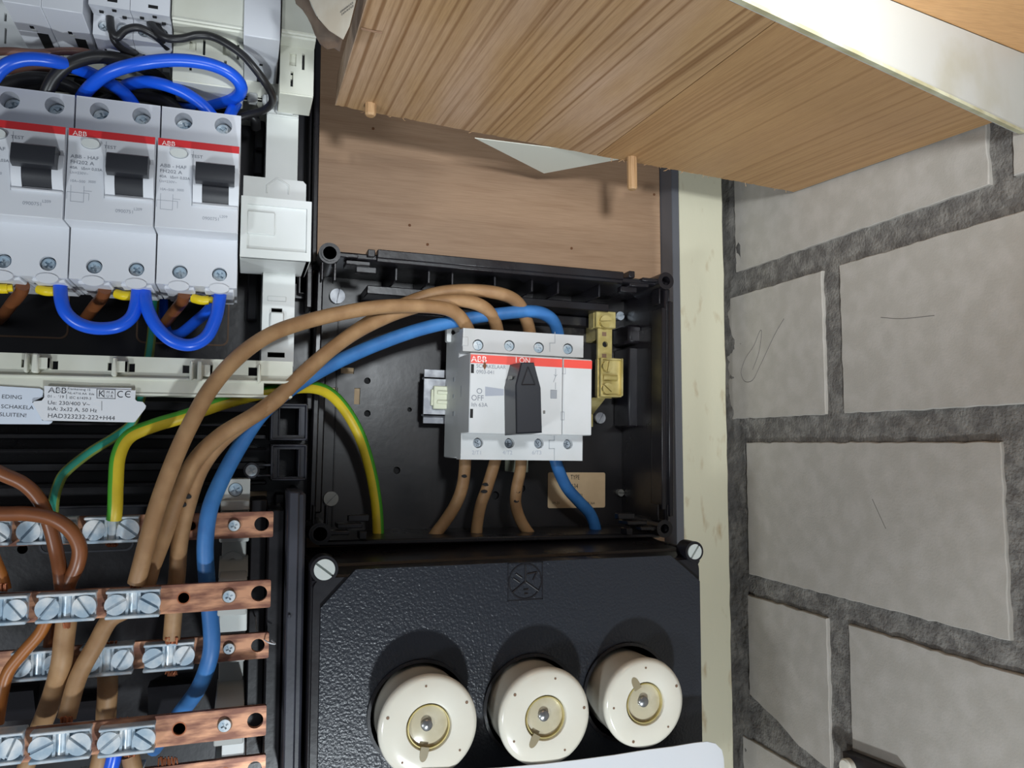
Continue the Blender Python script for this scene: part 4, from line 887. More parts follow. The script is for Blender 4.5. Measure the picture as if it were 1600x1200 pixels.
a = [b(x, y, 398) for x, y in ((417, 302), (417, 290), (433, 278), (451, 290), (451, 304))]
for p, q in zip(a, a[1:]): mb.cone((p.x, 398, p.z), (q.x, 398, q.z), .45, .45, 8)
part(mb, 'flange', M['white'], bc, 'flange with embossed arrow')

# ================================================================== TOP ROW OF MODULES
T = Fr(300, 60, 377); t = T.l
zf = t(300, 47, 377).z                       # lower front edge of the top row
def zat(px, py, d): return t(px, py, d).z
TOPZ = zf+62
# two tall grey modules on the far left
x_l, x_m, x_r = t(2.5, 4, 377).x, t(64, 12, 377).x, t(129.5, 20, 377).x
zg = (zat(64, 12, 377)+zat(129, 20, 377))/2
for a, b_, lab in ((x_l, x_m, 'left one of two wide grey modules cut by the top edge'), (x_m, x_r, 'right one of two wide grey modules cut by the top edge')):
    md = thing('grey_module', lab, 'module', T.M @ V(((a+b_)/2, RB, zg)), 'grey modules in the top row')
    mb = MB(T); mb.box(a+.1, b_-.1, 377, RB+6, zg, TOPZ, .3); part(mb, 'body', M['grey'], md)
    m_ = (a+b_)/2; mb = MB(T); mb.box(m_+.5, m_+5, 402, 417, zg-.1, zg+.5); mb.box(m_-1.3, m_+.3, 396, 398.5, zg-.1, zg+.4); part(mb, 'wire_entry', M['dark'], md)
    mb = MB(T).box(m_-.9, m_+1.0, 398.6, 401, zg-.15, zg+.3, .1); part(mb, 'entry_latch', M['white'], md)
# two narrow breakers with screws showing
TM = 389.5
xs = [t(145, 40, TM).x, t(208.5, 40, TM).x, t(269, 45, TM).x]
zn = (zat(145, 0, 377)-2); ztt = zat(200, 31, TM); ztb = zat(200, 61, TM)
for i, lab in ((0, 'left one of two small breakers with terminal screws, below top edge'), (1, 'right one of two small breakers with terminal screws, below top edge')):
    a, b_ = xs[i]+.1, xs[i+1]-.1; md = thing('narrow_breaker', lab, 'breaker', T.M @ V(((a+b_)/2, RB, ztb)), 'narrow breakers in the top row')
    mb = MB(T); mb.prism([(377, zn), (377, TOPZ), (RB+6, TOPZ), (RB+6, ztb), (TM+7, ztb), (TM+7, ztt), (TM, ztt+.3)], a, b_); part(mb, 'body', M['grey'], md)
    c_ = (ztt+ztb)/2+.2; hs = [(a+(b_-a)*.28, c_), (a+(b_-a)*.74, c_)]
    mb = MB(T).plate(rect(a, b_, ztb, ztt+.4), [circ(x, z, 2.75, 20) for x, z in hs], TM, TM+7); part(mb, 'terminal_face', M['grey'], md)
    for x, z in hs:
        mb = MB(T).screw(x, z, TM+1.6, 2.5, 2.5, 'cross', 35, back=TM+7); part(mb, 'terminal_screw', M['zinc'], md)
    mb = MB(T)
    for fx_, y_ in ((.2, 383), (.55, 379), (.75, 386)): x = a+(b_-a)*fx_; mb.box(x, x+1.7, y_, y_+1.4, zn-.4+(y_-377)*(ztt-zn)/(TM-377)-.1, zn+.6+(y_-377)*(ztt-zn)/(TM-377))
    for fx_ in (.3, .7): x = a+(b_-a)*fx_; mb.box(x-1.6, x+1.9, 410, 414, ztb-.1, ztb+.4); mb.box(x-2.2, x-1.2, 403, 409, ztb-.1, ztb+.4)
    mb.box(a+(b_-a)*.45, a+(b_-a)*.45+4, 377-.08, 377.2, zn+2.5, zn+4); part(mb, 'slot', M['dark'], md)
    mb = MB(T)
    for fx_ in (.3, .7): x = a+(b_-a)*fx_; mb.box(x-1, x+2.4, 414, 424, ztb-2.2, ztb+.2, .3)
    part(mb, 'rail_foot', M['offwhite'], md)
# white covers with ridges and slots, and the narrow grey module between them
CF = 392.0
def cover(pa, pb, label, slots, squares, mt):
    a, b_ = t(pa, 90, CF).x+.1, t(pb, 90, CF).x-.1; pm = (pa+pb)/2
    cv = thing('slotted_cover', label, 'cover', T.M @ V(((a+b_)/2, RB, zat(pm, 140, CF))), 'white slotted covers in the top row')
    k = lambda base: base+(pm-330)*.118
    zf0 = zat(pm, k(33), 379); z1_ = zat(pm, k(45), 384); z2 = zat(pm, k(131), CF)
    mb = MB(T); mb.prism([(379, zf0), (379, TOPZ), (388, TOPZ), (388, zf0-1)], a, b_); mb.prism([(379.6, zf0+1), (381, zf0-.8), (383, z1_+.8), (383.6, z1_), (CF+1, z1_-.4), (CF+1, zf0+1)], a, b_); part(mb, 'upper_face', mt, cv)
    hs = []
    for px, ya, yb_ in slots: p0, p1 = t(px-2.3, yb_, CF), t(px+2.3, ya, CF); hs.append(rect(p0.x, p1.x, p0.z, p1.z))
    for x0_, x1_, ya, yb_ in squares: p0, p1 = t(x0_, yb_, CF), t(x1_, ya, CF); hs.append(rect(p0.x, p1.x, p0.z, p1.z))
    mb = MB(T).plate(rect(a, b_, z2, z1_+1), hs, CF, CF+2); part(mb, 'slotted_face', mt, cv)
    mb = MB(T)
    for x0_, x1_, ya, yb_ in squares: p0, p1 = t(x0_-1, yb_+1, CF+1), t(x1_+1, ya-1, CF+1); mb.box(p0.x, p1.x, CF+1.6, CF+3, p0.z, p1.z)
    mb.box(a, b_, CF+2, RB-4, z2+8, z2+10); part(mb, 'recess_back', M['offwhite'], cv)
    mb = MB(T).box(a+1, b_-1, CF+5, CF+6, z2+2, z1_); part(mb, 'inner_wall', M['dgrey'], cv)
    mb = MB(T).box(a, b_, CF+.5, CF+24, z2-.6, z2+1, .3)
    part(mb, 'bottom_lip', mt, cv)
cover(270, 381, 'white slotted cover between the narrow breakers and a grey module', [(319, 62, 86), (372, 68, 93), (298, 87, 110), (352, 95, 104)], [(296, 307, 65, 77), (348, 360, 73, 86)], M['offwhite'])
cover(437.5, 491, 'white slotted cover at the right end of the top row', [(474, 84, 109), (456, 112, 135)], [(452, 463, 84, 102)], M['offwhite'])
a, b_ = t(380.5, 60, 377).x, t(437.5, 62, 377).x; zc = zat(409, 60.5, 377)
md = thing('spare_module', 'single light grey module between the two white slotted covers', 'module', T.M @ V(((a+b_)/2, RB, zc)))
mb = MB(T); mb.box(a, b_, 376, RB-4, zc, TOPZ, .4); mb.box((a+b_)/2-.1, (a+b_)/2+.1, 375.95, 376.2, zc+14, TOPZ); part(mb, 'body', M['grey'], md)
m_ = (a+b_)/2; mb = MB(T); mb.box(m_-1.5, m_+2.2, 417, 427, zc-.1, zc+.5); mb.box(m_-.6, m_+1, 403, 405, zc-.1, zc+.4); part(mb, 'wire_entry', M['dark'], md)
lw = thing('rear_rail', 'pale grey mounting rail behind the loops of blue and black wire', 'rail', T.M @ V((t(200, 140, 428).x, TF_, zat(200, 140, 428))))
mb = MB(T); r0, r1 = t(-60, 140, 428).x, t(460, 160, 428).x; zr = zat(300, 138, 428); mb.box(r0, r1, 424, 427, zr-3, zr+7, .4); mb.box(r0, r1, 424, TF_, zr-3, zr-1.6, .3); part(mb, 'rail_body', M['offwhite'], lw)
mb = MB(T)
for px in (300, 360, 395, 418): x = t(px, 140, 424).x; mb.box(x-2.5, x+2.5, 420, 425, zr-6, zr-1, .8)
part(mb, 'rail_hook', M['white'], lw)
# left edge slotted face
a, b_ = t(-60, 60, CF+4).x, t(40, 70, CF+6).x
mb = MB(T)
hs = []
for px, ya, yb_ in ((8.5, 44, 68), (8.5, 20, 33)): p0, p1 = t(px-2.3, yb_, CF+30), t(px+2.3, ya, CF+30); hs.append(rect(p0.x, p1.x, p0.z, p1.z))
mb.plate(rect(t(-60, 60, CF+30).x, t(46, 60, CF+30).x, zat(0, 90, CF+30), zat(0, -30, CF+30)), hs, CF+30, CF+33); mb.box(t(-60, 60, CF+30).x, t(46, 60, CF+30).x, CF+33, TF_, zat(0, 60, CF+30), zat(0, 50, CF+30))
solo(mb, 'end_cover', M['white'], 'white slotted cover behind the wide grey modules at the left edge', 'cover')

# ================================================================== COPPER BUSBARS
BARG = 'copper bars across the tray'
def busbar(label, right, d, top_bot, clamps, holes, screws, length=150):
    """right: px of the right end; clamps (px0, px1, py0, py1)"""
    B_ = Fr(right, (top_bot[0]+top_bot[1])/2, d); l = B_.l
    ze0, ze1 = l(right, top_bot[1], d).z, l(right, top_bot[0], d).z; xr = l(right, sum(top_bot)/2, d).x; zc = (ze0+ze1)/2
    bar = thing('busbar', label, 'busbar', B_.M @ V((xr-40, d, zc)), BARG)
    hs = [(l(px, py, d), r) for px, py, r in holes]
    mb = MB(B_).plate(rrect(xr-length, xr, ze0, ze1, .7), [circ(q.x, zc+(q.z-zc)*.3, r, 24) for q, r in hs], d, d+2.6); part(mb, 'bar', M['copper'], bar, smooth=30)
    for q, r in hs[:1] if len(hs) > 1 else []:
        part(MB(B_).ring(q.x, zc+(q.z-zc)*.3, d-.08, d+1.5, r, r+.45), 'hole_edge', M['strand'], bar)
    for px, py, r in screws:
        q = l(px, py, d-1); mb = MB(B_).screw(q.x, zc, d-1.6, r, 2, 'cross', 25, w=r*.3, back=d+20); part(mb, 'fixing_screw', M['zinc'], bar)
        part(MB(B_).ring(q.x, zc, d-.1, d+1.5, r+.1, r+.55), 'screw_hole', M['slit'], bar)
    for i, (a, b, ya, yb_) in enumerate(clamps):
        xa, xb = l(a, ya, d-4).x, l(b, ya, d-4).x; m = (a+b)/2; za, zb = l(m, yb_, d-4).z, l(m, ya, d-4).z
        W_ = xb-xa; H_ = zb-za; mb = MB(B_)
        mb.box(xa+.3, xb-.3, d-2.6, d+3.4, za+.6, zb-.6, .3)                      # plate round the bar
        mb.box(xa, xb, d-5.6, d+4.4, zb-1.3, zb, .35); mb.box(xa, xb, d-6.2, d+5, za, za+1.5, .4)
        mb.box(xa+W_*.36, xa+W_*.42, d-4.4, d-2, za+1, zb-1, .2); mb.box(xa+W_*.58, xa+W_*.64, d-4.4, d-2, za+1, zb-1, .2)
        c = part(mb, 'terminal_clamp', M['zinc'], bar)
        mb = MB(B_); xm = (xa+xb)/2; vs = []; n = 10
        prof = [(xm+W_*.09*math.cos(math.pi*j/n), d-2.4-W_*.07*math.sin(math.pi*j/n)) for j in range(n+1)]
        mb.add([(x, y, z) for z in (za+1, zb-1) for x, y in prof], [(j, j+1, n+2+j, n+1+j) for j in range(n)]+[tuple(range(n+1)), tuple(range(n+1, 2*n+2))]); part(mb, 'wire_sleeve', M['zinc'], c)
        rs = min(W_*.205, H_*.44)
        for f, an in ((.19, random.uniform(20, 60)), (.81, random.choice((random.uniform(40, 70), random.uniform(110, 150))))):
            mb = MB(B_).screw(xa+W_*f, (za+zb)/2+.1, d-6.0, rs, 3.4, 'slot', an, w=rs*.24); part(mb, 'clamp_screw', M['zinc'], c)
    return bar
D1b, D2b, D3b, D4b, D5b = 404.0, 383.0, 404.0, 379.0, 404.0
busbar('copper bar with zinc clamps, topmost of five', 427, D1b, (799, 839), [(132, 218, 807, 848), (29, 121, 809, 850), (-72, 17, 812, 853)], [(299, 820, 2.0), (409, 817, 3.4)], [(366, 818, 2.5)])
busbar('copper bar with zinc clamps, second of five from the top', 423, D2b, (906, 949), [(166, 251, 921, 965), (58, 151, 926, 971), (-48, 44, 931, 977)], [(287, 932, 2.3), (405, 925, 3.5)], [(358, 928, 2.6)], 140)
busbar('copper bar with zinc clamps, third of five from the top', 420, D3b, (988, 1028), [(225, 304, 1004, 1047), (125, 209, 1009, 1055), (18, 102, 1016, 1062)], [(300, 1015, .6), (403, 1007, 3.1)], [(358, 1010, 2.4)])
busbar('copper bar with zinc clamps, fourth of five from the top', 416, D4b, (1102, 1149), [(155, 243, 1134, 1178), (48, 143, 1140, 1188), (-57, 37, 1147, 1196)], [(280, 1137, 2.5), (399, 1123, 3.4)], [(351, 1130, 2.6)], 140)
busbar('plain end of a copper bar, lowest of five at the bottom edge', 415, D5b, (1179, 1222), [(120, 225, 1203, 1245)], [(352, 1197, 1.4), (398, 1196, 3.2)], [])
# insulator that carries the bars
sp = thing('bar_support', 'stepped grey insulator post carrying the copper bars', 'support', U.M @ V((u(365, 900, 440).x, TF_, u(365, 900, 440).z)))
w0, w1 = u(343, 860, 420).x, u(388, 860, 420).x
mb = MB(U)
def zz(py, d): return u(365, py, d).z
mb.box(w0+1, w1-1, 424, TF_, -165, zz(765, 430), .5)
mb.box(w0, w1, 408, 430, zz(847, 408), zz(800, 408), .5); mb.box(w0+.5, w1-.5, 387.5, 430, zz(960, 390), zz(905, 390), .5); mb.box(w0+.5, w1-.5, 408, 430, zz(1035, 408), zz(985, 408), .5); mb.box(w0+.5, w1-.5, 383, 430, zz(1160, 386), zz(1100, 386), .5); mb.box(w0+.5, w1-.5, 408, 430, -165, zz(1185, 408), .5)
mb.prism([(424, zz(870, 424)), (412, zz(902, 412)), (430, zz(902, 412)), (430, zz(870, 424))], w0, w1)
part(mb, 'post', M['insul'], sp)
h0 = u(345, 797, 416); h1_ = u(391, 748, 416); mb = MB(U); q = u(368, 765, 414)
mb.plate(rect(h0.x, h1_.x, zz(781, 414), h1_.z), [circ(q.x, q.z, 3.4, 20)], 413, 419); mb.box(h0.x, h1_.x, 410, 425, h0.z, zz(781, 414), .5); mb.box(h0.x+.5, h1_.x-.5, 418, 428, h0.z, h1_.z); part(mb, 'head', M['insul'], sp)
mb = MB(U).screw(q.x, q.z, 414.5, 3.1, 2.5, 'cross', 25, back=420); part(mb, 'mounting_screw', M['zinc'], sp)
q = u(363, 880, 421); mb = MB(U); mb.ring(q.x, q.z, 422.4, 425, 2.2, 5.4, 28); mb.box(q.x-5.4, q.x+5.4, 422.4, 425, q.z-11, q.z-4.5, .3); part(mb, 'screw_eye', M['insul'], sp)
mb = MB(U).cyl(q.x, q.z, 423.2, 424.2, 2.2, 18); part(mb, 'eye_hole', M['dark'], sp)
q0, q1 = u(346, 1153, 386), u(384, 1100, 386); part(MB(U).box(q0.x, q1.x, 406, 409, zz(1182, 406), zz(1150, 406), .3), 'white_spacer', M['white'], sp, 'white spacer block')
part(MB(U).box(u(343, 960, 410).x, u(386, 960, 410).x, 405, 409, zz(985, 408), zz(948, 408), .4), 'white_spacer', M['white'], sp, 'white spacer block')

# ================================================================== CABLES
def cable(label, pts, r, m, cat='cable', name='cable', group=None, n=12, tone=None):
    mb = MB().tube([P(*p) for p in pts], r, n, tone)
    return solo(mb, name, m, label, cat, group, smooth=60)
def strands(par, px, py, d, w, h, n=11, m=None):
    mb = MB(); 
    for i in range(n):
        t = (i+.5)/n-.5; a = P(px+t*w, py+random.uniform(-1, 1), d+random.uniform(-2, 2)); b_ = P(px+t*w*.9+random.uniform(-1, 1), py+h+random.uniform(-1, 1), d+random.uniform(-1, 1)); mb.cone(a, b_, .42, .42, 6)
    part(mb, 'copper_strands', m or M['strand'], par, kind='stuff')
def marks(par, spots, m='dark'):
    for px, py, d, w, h in spots:
        q = P(px, py, d); mb = MB(); vs = []
        k = 10
        vs = [(q.x+w*.16*math.cos(2*math.pi*i/k)*(1+.25*NZ.noise(V((px, i*1.3, 0)))), q.y-(0 if i % 5 else -.25), q.z+h*.16*math.sin(2*math.pi*i/k)) for i in range(k)]
        vs += [(x, y+1.2, z) for x, y, z in vs]
        mb.add(vs, [list(range(k)), list(range(2*k-1, k-1, -1))]+[(i, (i+1) % k, k+(i+1) % k, k+i) for i in range(k)]); part(mb, 'ink_mark', M[m], par, 'dark ink mark')
TG = 'tan main cables'
c1 = cable('tan cable arching from the first switch pole to the second copper bar, frontmost', [(735, 524, 438), (727, 507, 428), (713, 490, 424), (690, 481, 421), (645, 478, 418), (590, 480, 414), (530, 490, 410), (470, 505, 404), (420, 524, 397), (372, 558, 392), (330, 606, 388), (299, 660, 386), (274, 714, 385), (250, 778, 384), (233, 835, 383), (220, 885, 383), (213, 912, 384)], 3.75, M['tan'], group=TG)
strands(c1, 213, 910, 383, 20, 12)
c2 = cable('tan cable arching from the third switch pole to the second copper bar, rearmost', [(829, 528, 442), (824, 505, 436), (810, 474, 432), (782, 459, 430), (735, 454, 430), (685, 458, 430), (635, 474, 430), (580, 502, 428), (525, 540, 422), (465, 594, 410), (405, 643, 400), (345, 680, 396), (303, 722, 394), (276, 780, 394), (256, 838, 394), (238, 885, 392), (228, 915, 392), (205, 948, 394), (172, 968, 393), (150, 1006, 392), (122, 1058, 391), (104, 1122, 389)], 3.75, M['tan'], group=TG)
strands(c2, 104, 1120, 384, 20, 14)
c3_ = cable('tan cable with ink marks running from the second switch pole to the third copper bar', [(779, 526, 440), (772, 500, 432), (757, 481, 428), (730, 471, 426), (690, 471, 425), (648, 480, 424), (600, 497, 422), (545, 526, 416), (485, 573, 408), (428, 628, 402), (378, 662, 400), (342, 693, 399), (312, 735, 398), (293, 790, 398), (281, 845, 398), (277, 895, 397), (272, 950, 398), (268, 998, 400)], 3.75, M['tan'], group=TG)
strands(c3_, 268, 996, 398, 20, 10)
marks(c3_, [(294, 776, 393.9, 9, 7), (285, 789, 393.9, 11, 7)])
bl = cable('blue main cable arching from the fourth switch pole down past the copper bars', [(873, 536, 442), (870, 515, 438), (860, 497, 434), (835, 487, 432), (785, 490, 432), (720, 500, 432), (655, 515, 430), (592, 537, 427), (530, 564, 422), (478, 592, 416), (440, 618, 412), (404, 652, 409), (371, 703, 405), (346, 750, 400), (328, 795, 395), (321, 845, 394), (322, 890, 395), (327, 945, 396), (331, 1000, 395), (326, 1035, 396), (310, 1075, 402), (285, 1110, 412), (262, 1140, 425), (240, 1170, 440)], 3.75, M['blue'])
# short tails below the switch
LG = 'cables leaving below the main switch'
ct = cable('leftmost tan cable leaving the bottom of the switch, blue ink mark', [(727, 712, 438), (726, 735, 438), (722, 762, 440), (712, 788, 443), (695, 815, 446), (678, 838, 448), (664, 868, 450)], 3.5, M['tan'], group=LG); marks(ct, [(726, 744, 434.4, 9, 6)])
ct = cable('middle tan cable leaving the bottom of the switch, black smudges', [(776, 712, 438), (770, 733, 438), (760, 765, 441), (751, 790, 444), (745, 825, 448), (743, 868, 450)], 3.4, M['tan'], group=LG); marks(ct, [(760, 757, 436.9, 13, 6), (757, 768, 437.4, 12, 6)])
ct = cable('rightmost tan cable leaving the bottom of the switch beside the blue one', [(815, 712, 438), (813, 735, 438), (807, 765, 441), (806, 790, 444), (816, 818, 447), (838, 850, 450), (850, 875, 450)], 3.4, M['tan'], group=LG); marks(ct, [(814, 752, 436.6, 8, 5), (810, 768, 438.0, 9, 6), (807, 783, 439.6, 10, 6)])
cable('thick blue cable leaving the bottom of the switch over the beige label', [(866, 712, 438), (873, 735, 439), (886, 762, 442), (905, 784, 446), (922, 803, 450), (931, 830, 454), (933, 868, 456)], 3.6, M['blue'], group=LG)
mb = MB(SW); q0, q1 = s(803, 738, 458), s(825, 715, 458); mb.box(q0.x, q1.x, 457, FL, q0.z, q1.z, .4); solo(mb, 'mounting_clip', M['plastic2'], 'cream plastic rail foot under the switch behind the rightmost tan cable', 'clip')
# earth cables
cable('thick yellow and green earth cable arching from the top copper bar into the switch enclosure', [(178, 812, 399), (180, 790, 398), (181, 755, 399), (185, 712, 401), (202, 682, 404), (240, 665, 407), (290, 650, 409), (345, 631, 412), (400, 616, 415), (450, 607, 420), (488, 605, 428), (517, 616, 436), (543, 645, 444), (564, 685, 450), (579, 735, 454), (588, 785, 456), (591, 830, 456), (591, 875, 456)], 3.25, [M['yellow'], M['green']], tone=(.31, .64), group='yellow and green earth cables', n=20)
cable('thin olive earth wire with a painted teal highlight, passing behind the rating plate', [(83, 812, 402), (84, 785, 402), (90, 760, 404), (103, 737, 408), (140, 707, 413), (182, 681, 417), (207, 660, 418), (219, 625, 418), (228, 585, 421), (235, 540, 436), (241, 480, 448), (246, 430, 450)], 2.25, [M['olive'], M['teal']], tone=(.17, .33), group='yellow and green earth cables', n=20)  # teal band facing the viewer is a highlight put into the colour
# brown cables on the left
BG = 'brown cables at the left edge'
cable('brown cable crossing the top copper bar steeply into the second bar', [(-330, 640, 396), (-160, 668, 390), (-50, 712, 388), (0, 739, 388), (38, 757, 388), (63, 784, 388), (78, 822, 389), (88, 862, 390), (94, 895, 388), (97, 925, 388)], 3.0, M['brown'], group=BG)
cable('brown cable bending over the top copper bar in a round hook', [(-330, 800, 390), (-150, 801, 386), (-30, 802, 384), (5, 803, 384), (45, 803, 384), (83, 811, 384), (110, 829, 384), (124, 855, 385), (121, 882, 386), (108, 910, 388), (104, 925, 388)], 3.1, M['brown'], group=BG)
cc = cable('short brown cable stub at the left edge above the second copper bar', [(-70, 790, 388), (-30, 830, 386), (-8, 880, 386), (2, 905, 387), (6, 922, 387)], 2.9, M['obrown'], group=BG); strands(cc, 4, 912, 384, 14, 12)
cable('orange brown cable curving down at the left edge below the second bar', [(76, 962, 390), (62, 990, 392), (36, 1020, 393), (13, 1050, 394), (3, 1085, 395), (-4, 1130, 397)], 2.6, M['obrown'], group=BG)
cable('dark brown wire end hanging behind the second copper bar', [(82, 955, 402), (79, 985, 404), (76, 1012, 406), (74, 1040, 408)], 2.4, M['brown'], group=BG)
cc = cable('broad tan cable with frayed end between the second and fourth copper bars', [(104, 968, 391), (100, 1000, 391), (96, 1035, 391), (86, 1075, 396), (72, 1115, 403), (58, 1150, 410)], 4.2, M['tan'], group=TG); strands(cc, 104, 972, 386.5, 11, 9)
cc = cable('tan cable stub hanging below the third copper bar', [(168, 1052, 407), (168, 1080, 408), (166, 1110, 410), (165, 1145, 411)], 4.3, M['tan'], group=TG)
SG = 'cable ends below the fourth copper bar'
cable('tan cable end left of the blue one at the bottom edge', [(160, 1168, 392), (154, 1195, 392), (146, 1230, 394)], 3.4, M['tan'], group=SG)
cable('short blue cable end at the bottom edge', [(181, 1166, 391), (176, 1190, 391), (166, 1225, 392)], 3.2, M['bblue'], group=SG)
cc = cable('tan cable end right of the blue one at the bottom edge', [(203, 1180, 393), (208, 1200, 393), (214, 1232, 394)], 3.8, M['tan'], group=SG); strands(cc, 202, 1174, 390, 20, 8)
cable('tan cable end at the lower left corner', [(46, 1184, 390), (40, 1200, 390), (30, 1228, 391)], 3.4, M['tan'], group=SG)
for px, py, d, w, h, lab in ((268, 1047, 402, 16, 7, 'copper strand ends below the right clamp of the third bar'), (201, 1122, 383, 44, 12, 'frayed dark copper strands above the right clamp of the fourth bar'), (262, 1184, 404, 30, 14, 'frayed copper strands above the lowest bar'), (175, 848, 402, 18, 4, 'copper strand ends below the right clamp of the top bar'), (172, 1003, 404, 22, 8, 'dark copper strands above the middle clamp of the third bar')):
    mb = MB()
    for i in range(12):
        t_ = (i+.5)/12-.5; mb.cone(P(px+t_*w, py+random.uniform(-2, 2), d+random.uniform(-2, 2)), P(px+t_*w+random.uniform(-3, 3), py+h, d+1), .38, .38, 6)
    mb.cone(P(px-w*.4, py+h, d+1.5), P(px+w*.4, py+h, d+1.5), .8, .8, 8)
    solo(mb, 'wire_end', M['strand'], lab, 'wire end', 'loose copper strand ends', kind='stuff')
mb = MB().tube([P(391, 952, 440), P(399, 960, 432), P(400, 975, 425), P(403, 990, 415), P(418, 1003, 400), P(430, 1006, 400), P(424, 1000, 401)], .35, 6); solo(mb, 'fibre_thread', M['paper'], 'loose whitish thread at the right end of the third copper bar', 'thread')

# wires below the residual breakers
WG = 'wires below the residual breakers'
cable('bright blue wire loop joining the left and middle breaker', [(94, 448, 402), (96, 470, 399), (104, 490, 398), (124, 506, 398), (152, 513, 398), (184, 510, 398), (205, 496, 399), (213, 475, 400), (216, 450, 402)], 2.95, M['bblue'], 'wire', 'wire', WG)
cable('bright blue wire loop joining the middle and right breaker', [(225, 452, 402), (229, 478, 398), (243, 508, 396), (268, 532, 395), (297, 539, 395), (322, 527, 396), (336, 500, 398), (342, 475, 400), (345, 452, 402)], 2.95, M['bblue'], 'wire', 'wire', WG)
cable('bright blue wire running down behind the right blue loop', [(340, 462, 404), (328, 482, 412), (305, 503, 422), (280, 522, 434), (262, 520, 446), (255, 495, 452), (254, 470, 455)], 2.7, M['bblue'], 'wire', 'wire', WG)
for k, (a, lab) in enumerate((((36, 446), 'under the leftmost breaker'), ((164, 452), 'under the middle breaker'), ((288, 460), 'under the rightmost breaker'))):
    x, y = a; cable('short brown wire bending back '+lab, [(x, y, 404), (x-4, y+12, 410), (x-17, y+28, 426), (x-30, y+45, 446), (x-40, y+55, 462)], 2.8, M['brown'], 'wire', 'wire', WG)
for x, y, lab in ((4, 451, 'at the left picture edge'), (77, 455, 'under the leftmost breaker'), (198, 462, 'under the middle breaker'), (318, 469, 'under the rightmost breaker')):
    mb = MB(); mb.tube([P(x-16, y-3, 406), P(x-4, y, 404), P(x+8, y, 404)], 2.2, 10); mb.tube([P(x-6, y, 403.5), P(x+16, y-1, 404)], 1.6, 10); solo(mb, 'ferrule', M['ferrule'], 'small yellow crimp sleeve '+lab, 'ferrule', 'yellow crimp sleeves')
# loops above the residual breakers
UG = 'wire loops above the residual breakers'
cable('bright blue wire arching over the leftmost breaker and down to the middle one', [(-10, 122, 388), (2, 108, 386), (20, 97, 384), (48, 92, 384), (85, 96, 386), (118, 106, 392), (150, 119, 402), (178, 134, 404), (198, 150, 402), (214, 172, 402)], 2.95, M['bblue'], 'wire', 'wire', UG)
cable('bright blue wire in the large frontmost loop over the right breakers', [(122, 172, 408), (128, 152, 402), (146, 131, 393), (174, 112, 386), (220, 99, 382), (275, 94, 382), (325, 100, 383), (360, 115, 385), (377, 136, 390), (367, 153, 400), (335, 162, 412), (295, 166, 424), (270, 170, 436)], 2.95, M['bblue'], 'wire', 'wire', UG)
cable('bright blue wire in the small loop above the right breakers', [(186, 140, 416), (202, 132, 408), (228, 128, 402), (258, 133, 398), (290, 146, 397), (318, 166, 398), (338, 190, 400)], 2.9, M['bblue'], 'wire', 'wire', UG)
cable('short bright blue wire entering the top right corner of the right breaker', [(372, 150, 416), (370, 160, 412), (363, 172, 404), (355, 190, 402)], 2.8, M['bblue'], 'wire', 'wire', UG)
cable('thick black wire arching between the blue wires above the leftmost breaker', [(68, 160, 398), (75, 140, 394), (88, 118, 391), (112, 99, 389), (148, 89, 390), (190, 93, 394), (222, 105, 402), (248, 122, 412), (262, 140, 424)], 2.95, M['bwire'], 'wire', 'wire', UG)
cable('black wire loop low behind the leftmost breaker', [(-20, 150, 412), (10, 132, 410), (50, 122, 410), (90, 128, 412), (125, 145, 414), (150, 175, 412)], 3.1, M['bwire'], 'wire', 'wire', UG)
cable('black wire loop low behind the middle breaker', [(120, 125, 430), (150, 132, 428), (190, 146, 420), (230, 150, 416), (265, 162, 412), (290, 190, 410)], 3.1, M['bwire'], 'wire', 'wire', UG)
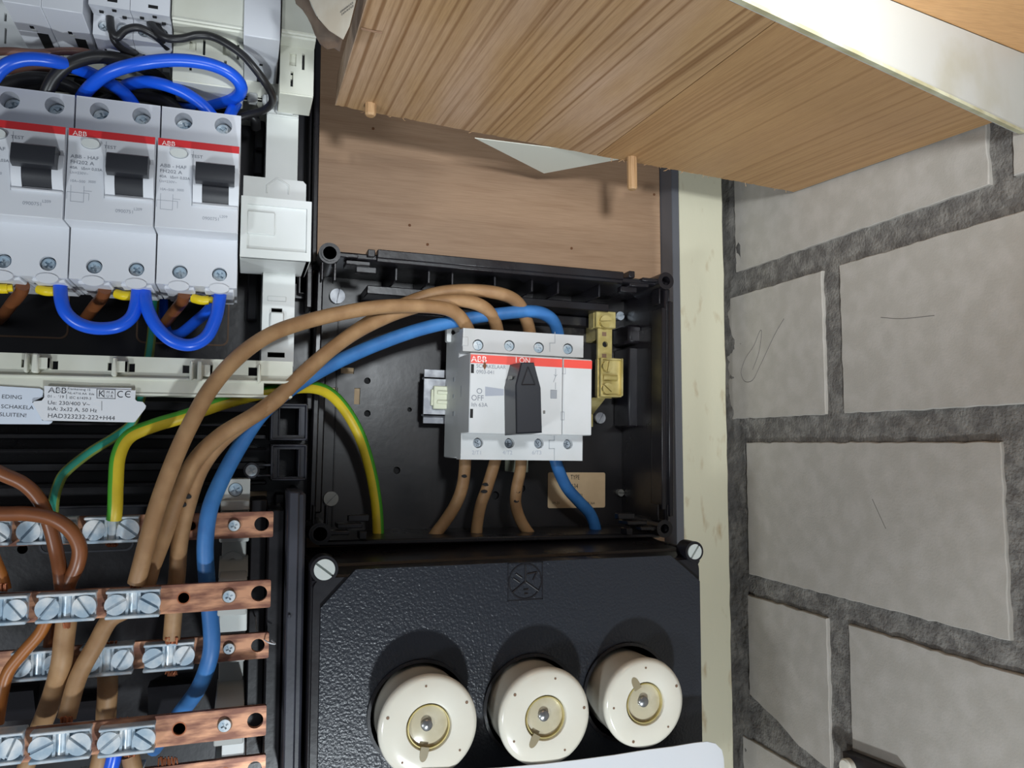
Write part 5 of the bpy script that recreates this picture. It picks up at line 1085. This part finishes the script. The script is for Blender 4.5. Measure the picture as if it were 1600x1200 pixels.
cable('dark wire crossing under the black arch', [(20, 140, 424), (60, 132, 424), (110, 136, 426), (150, 142, 430), (180, 120, 436), (165, 100, 440)], 2.9, M['bwire'], 'wire', 'wire', UG)
cable('black wire curving behind the small blue loop', [(150, 165, 420), (185, 150, 424), (235, 143, 428), (285, 152, 424), (320, 175, 418), (335, 200, 412)], 2.9, M['bwire'], 'wire', 'wire', UG)
cable('pale brown wire running along the top left under the grey modules', [(-200, 96, 400), (-90, 86, 397), (-20, 82, 396), (15, 80, 396), (60, 83, 396), (100, 80, 397), (135, 82, 400), (165, 94, 412), (185, 110, 424)], 1.75, M['pinkbrown'], 'wire', 'wire', UG)
cable('pale brown wire lower down behind the blue arch at left', [(-20, 118, 414), (20, 110, 414), (60, 106, 415), (95, 110, 418)], 1.6, M['pinkbrown'], 'wire', 'wire', UG)
cable('thin black wire looping between the terminals of the narrow breakers', [(172, 14, 394), (172, 30, 389), (174, 47, 386), (183, 58, 386), (196, 47, 385), (214, 43, 385), (233, 50, 386), (250, 62, 389), (262, 74, 394)], 1.75, M['bwire'], 'wire', 'wire', UG)
cable('thin black wire sagging behind the terminals of the narrow breakers', [(175, 46, 388), (178, 62, 390), (190, 76, 394), (206, 83, 398), (214, 80, 404)], 1.6, M['bwire'], 'wire', 'wire', UG)
cable('long thin black wire sweeping right and down from the narrow breakers', [(232, 28, 394), (238, 40, 388), (248, 52, 385), (263, 60, 384), (285, 60, 384), (308, 55, 384), (330, 57, 384), (352, 67, 383), (378, 85, 383), (398, 107, 384), (415, 130, 388), (425, 148, 396), (424, 162, 404), (410, 173, 410), (385, 180, 414), (360, 188, 416)], 1.9, M['bwire'], 'wire', 'wire', UG)
cable('second thin black wire dropping out of the right narrow breaker', [(240, 28, 394), (246, 42, 390), (255, 55, 387), (263, 60, 386)], 1.8, M['bwire'], 'wire', 'wire', UG)
cable('thick black wire between the white rail and the right breaker', [(300, 165, 436), (330, 172, 432), (360, 176, 428), (395, 182, 424), (400, 200, 430)], 2.6, M['bwire'], 'wire', 'wire', UG)
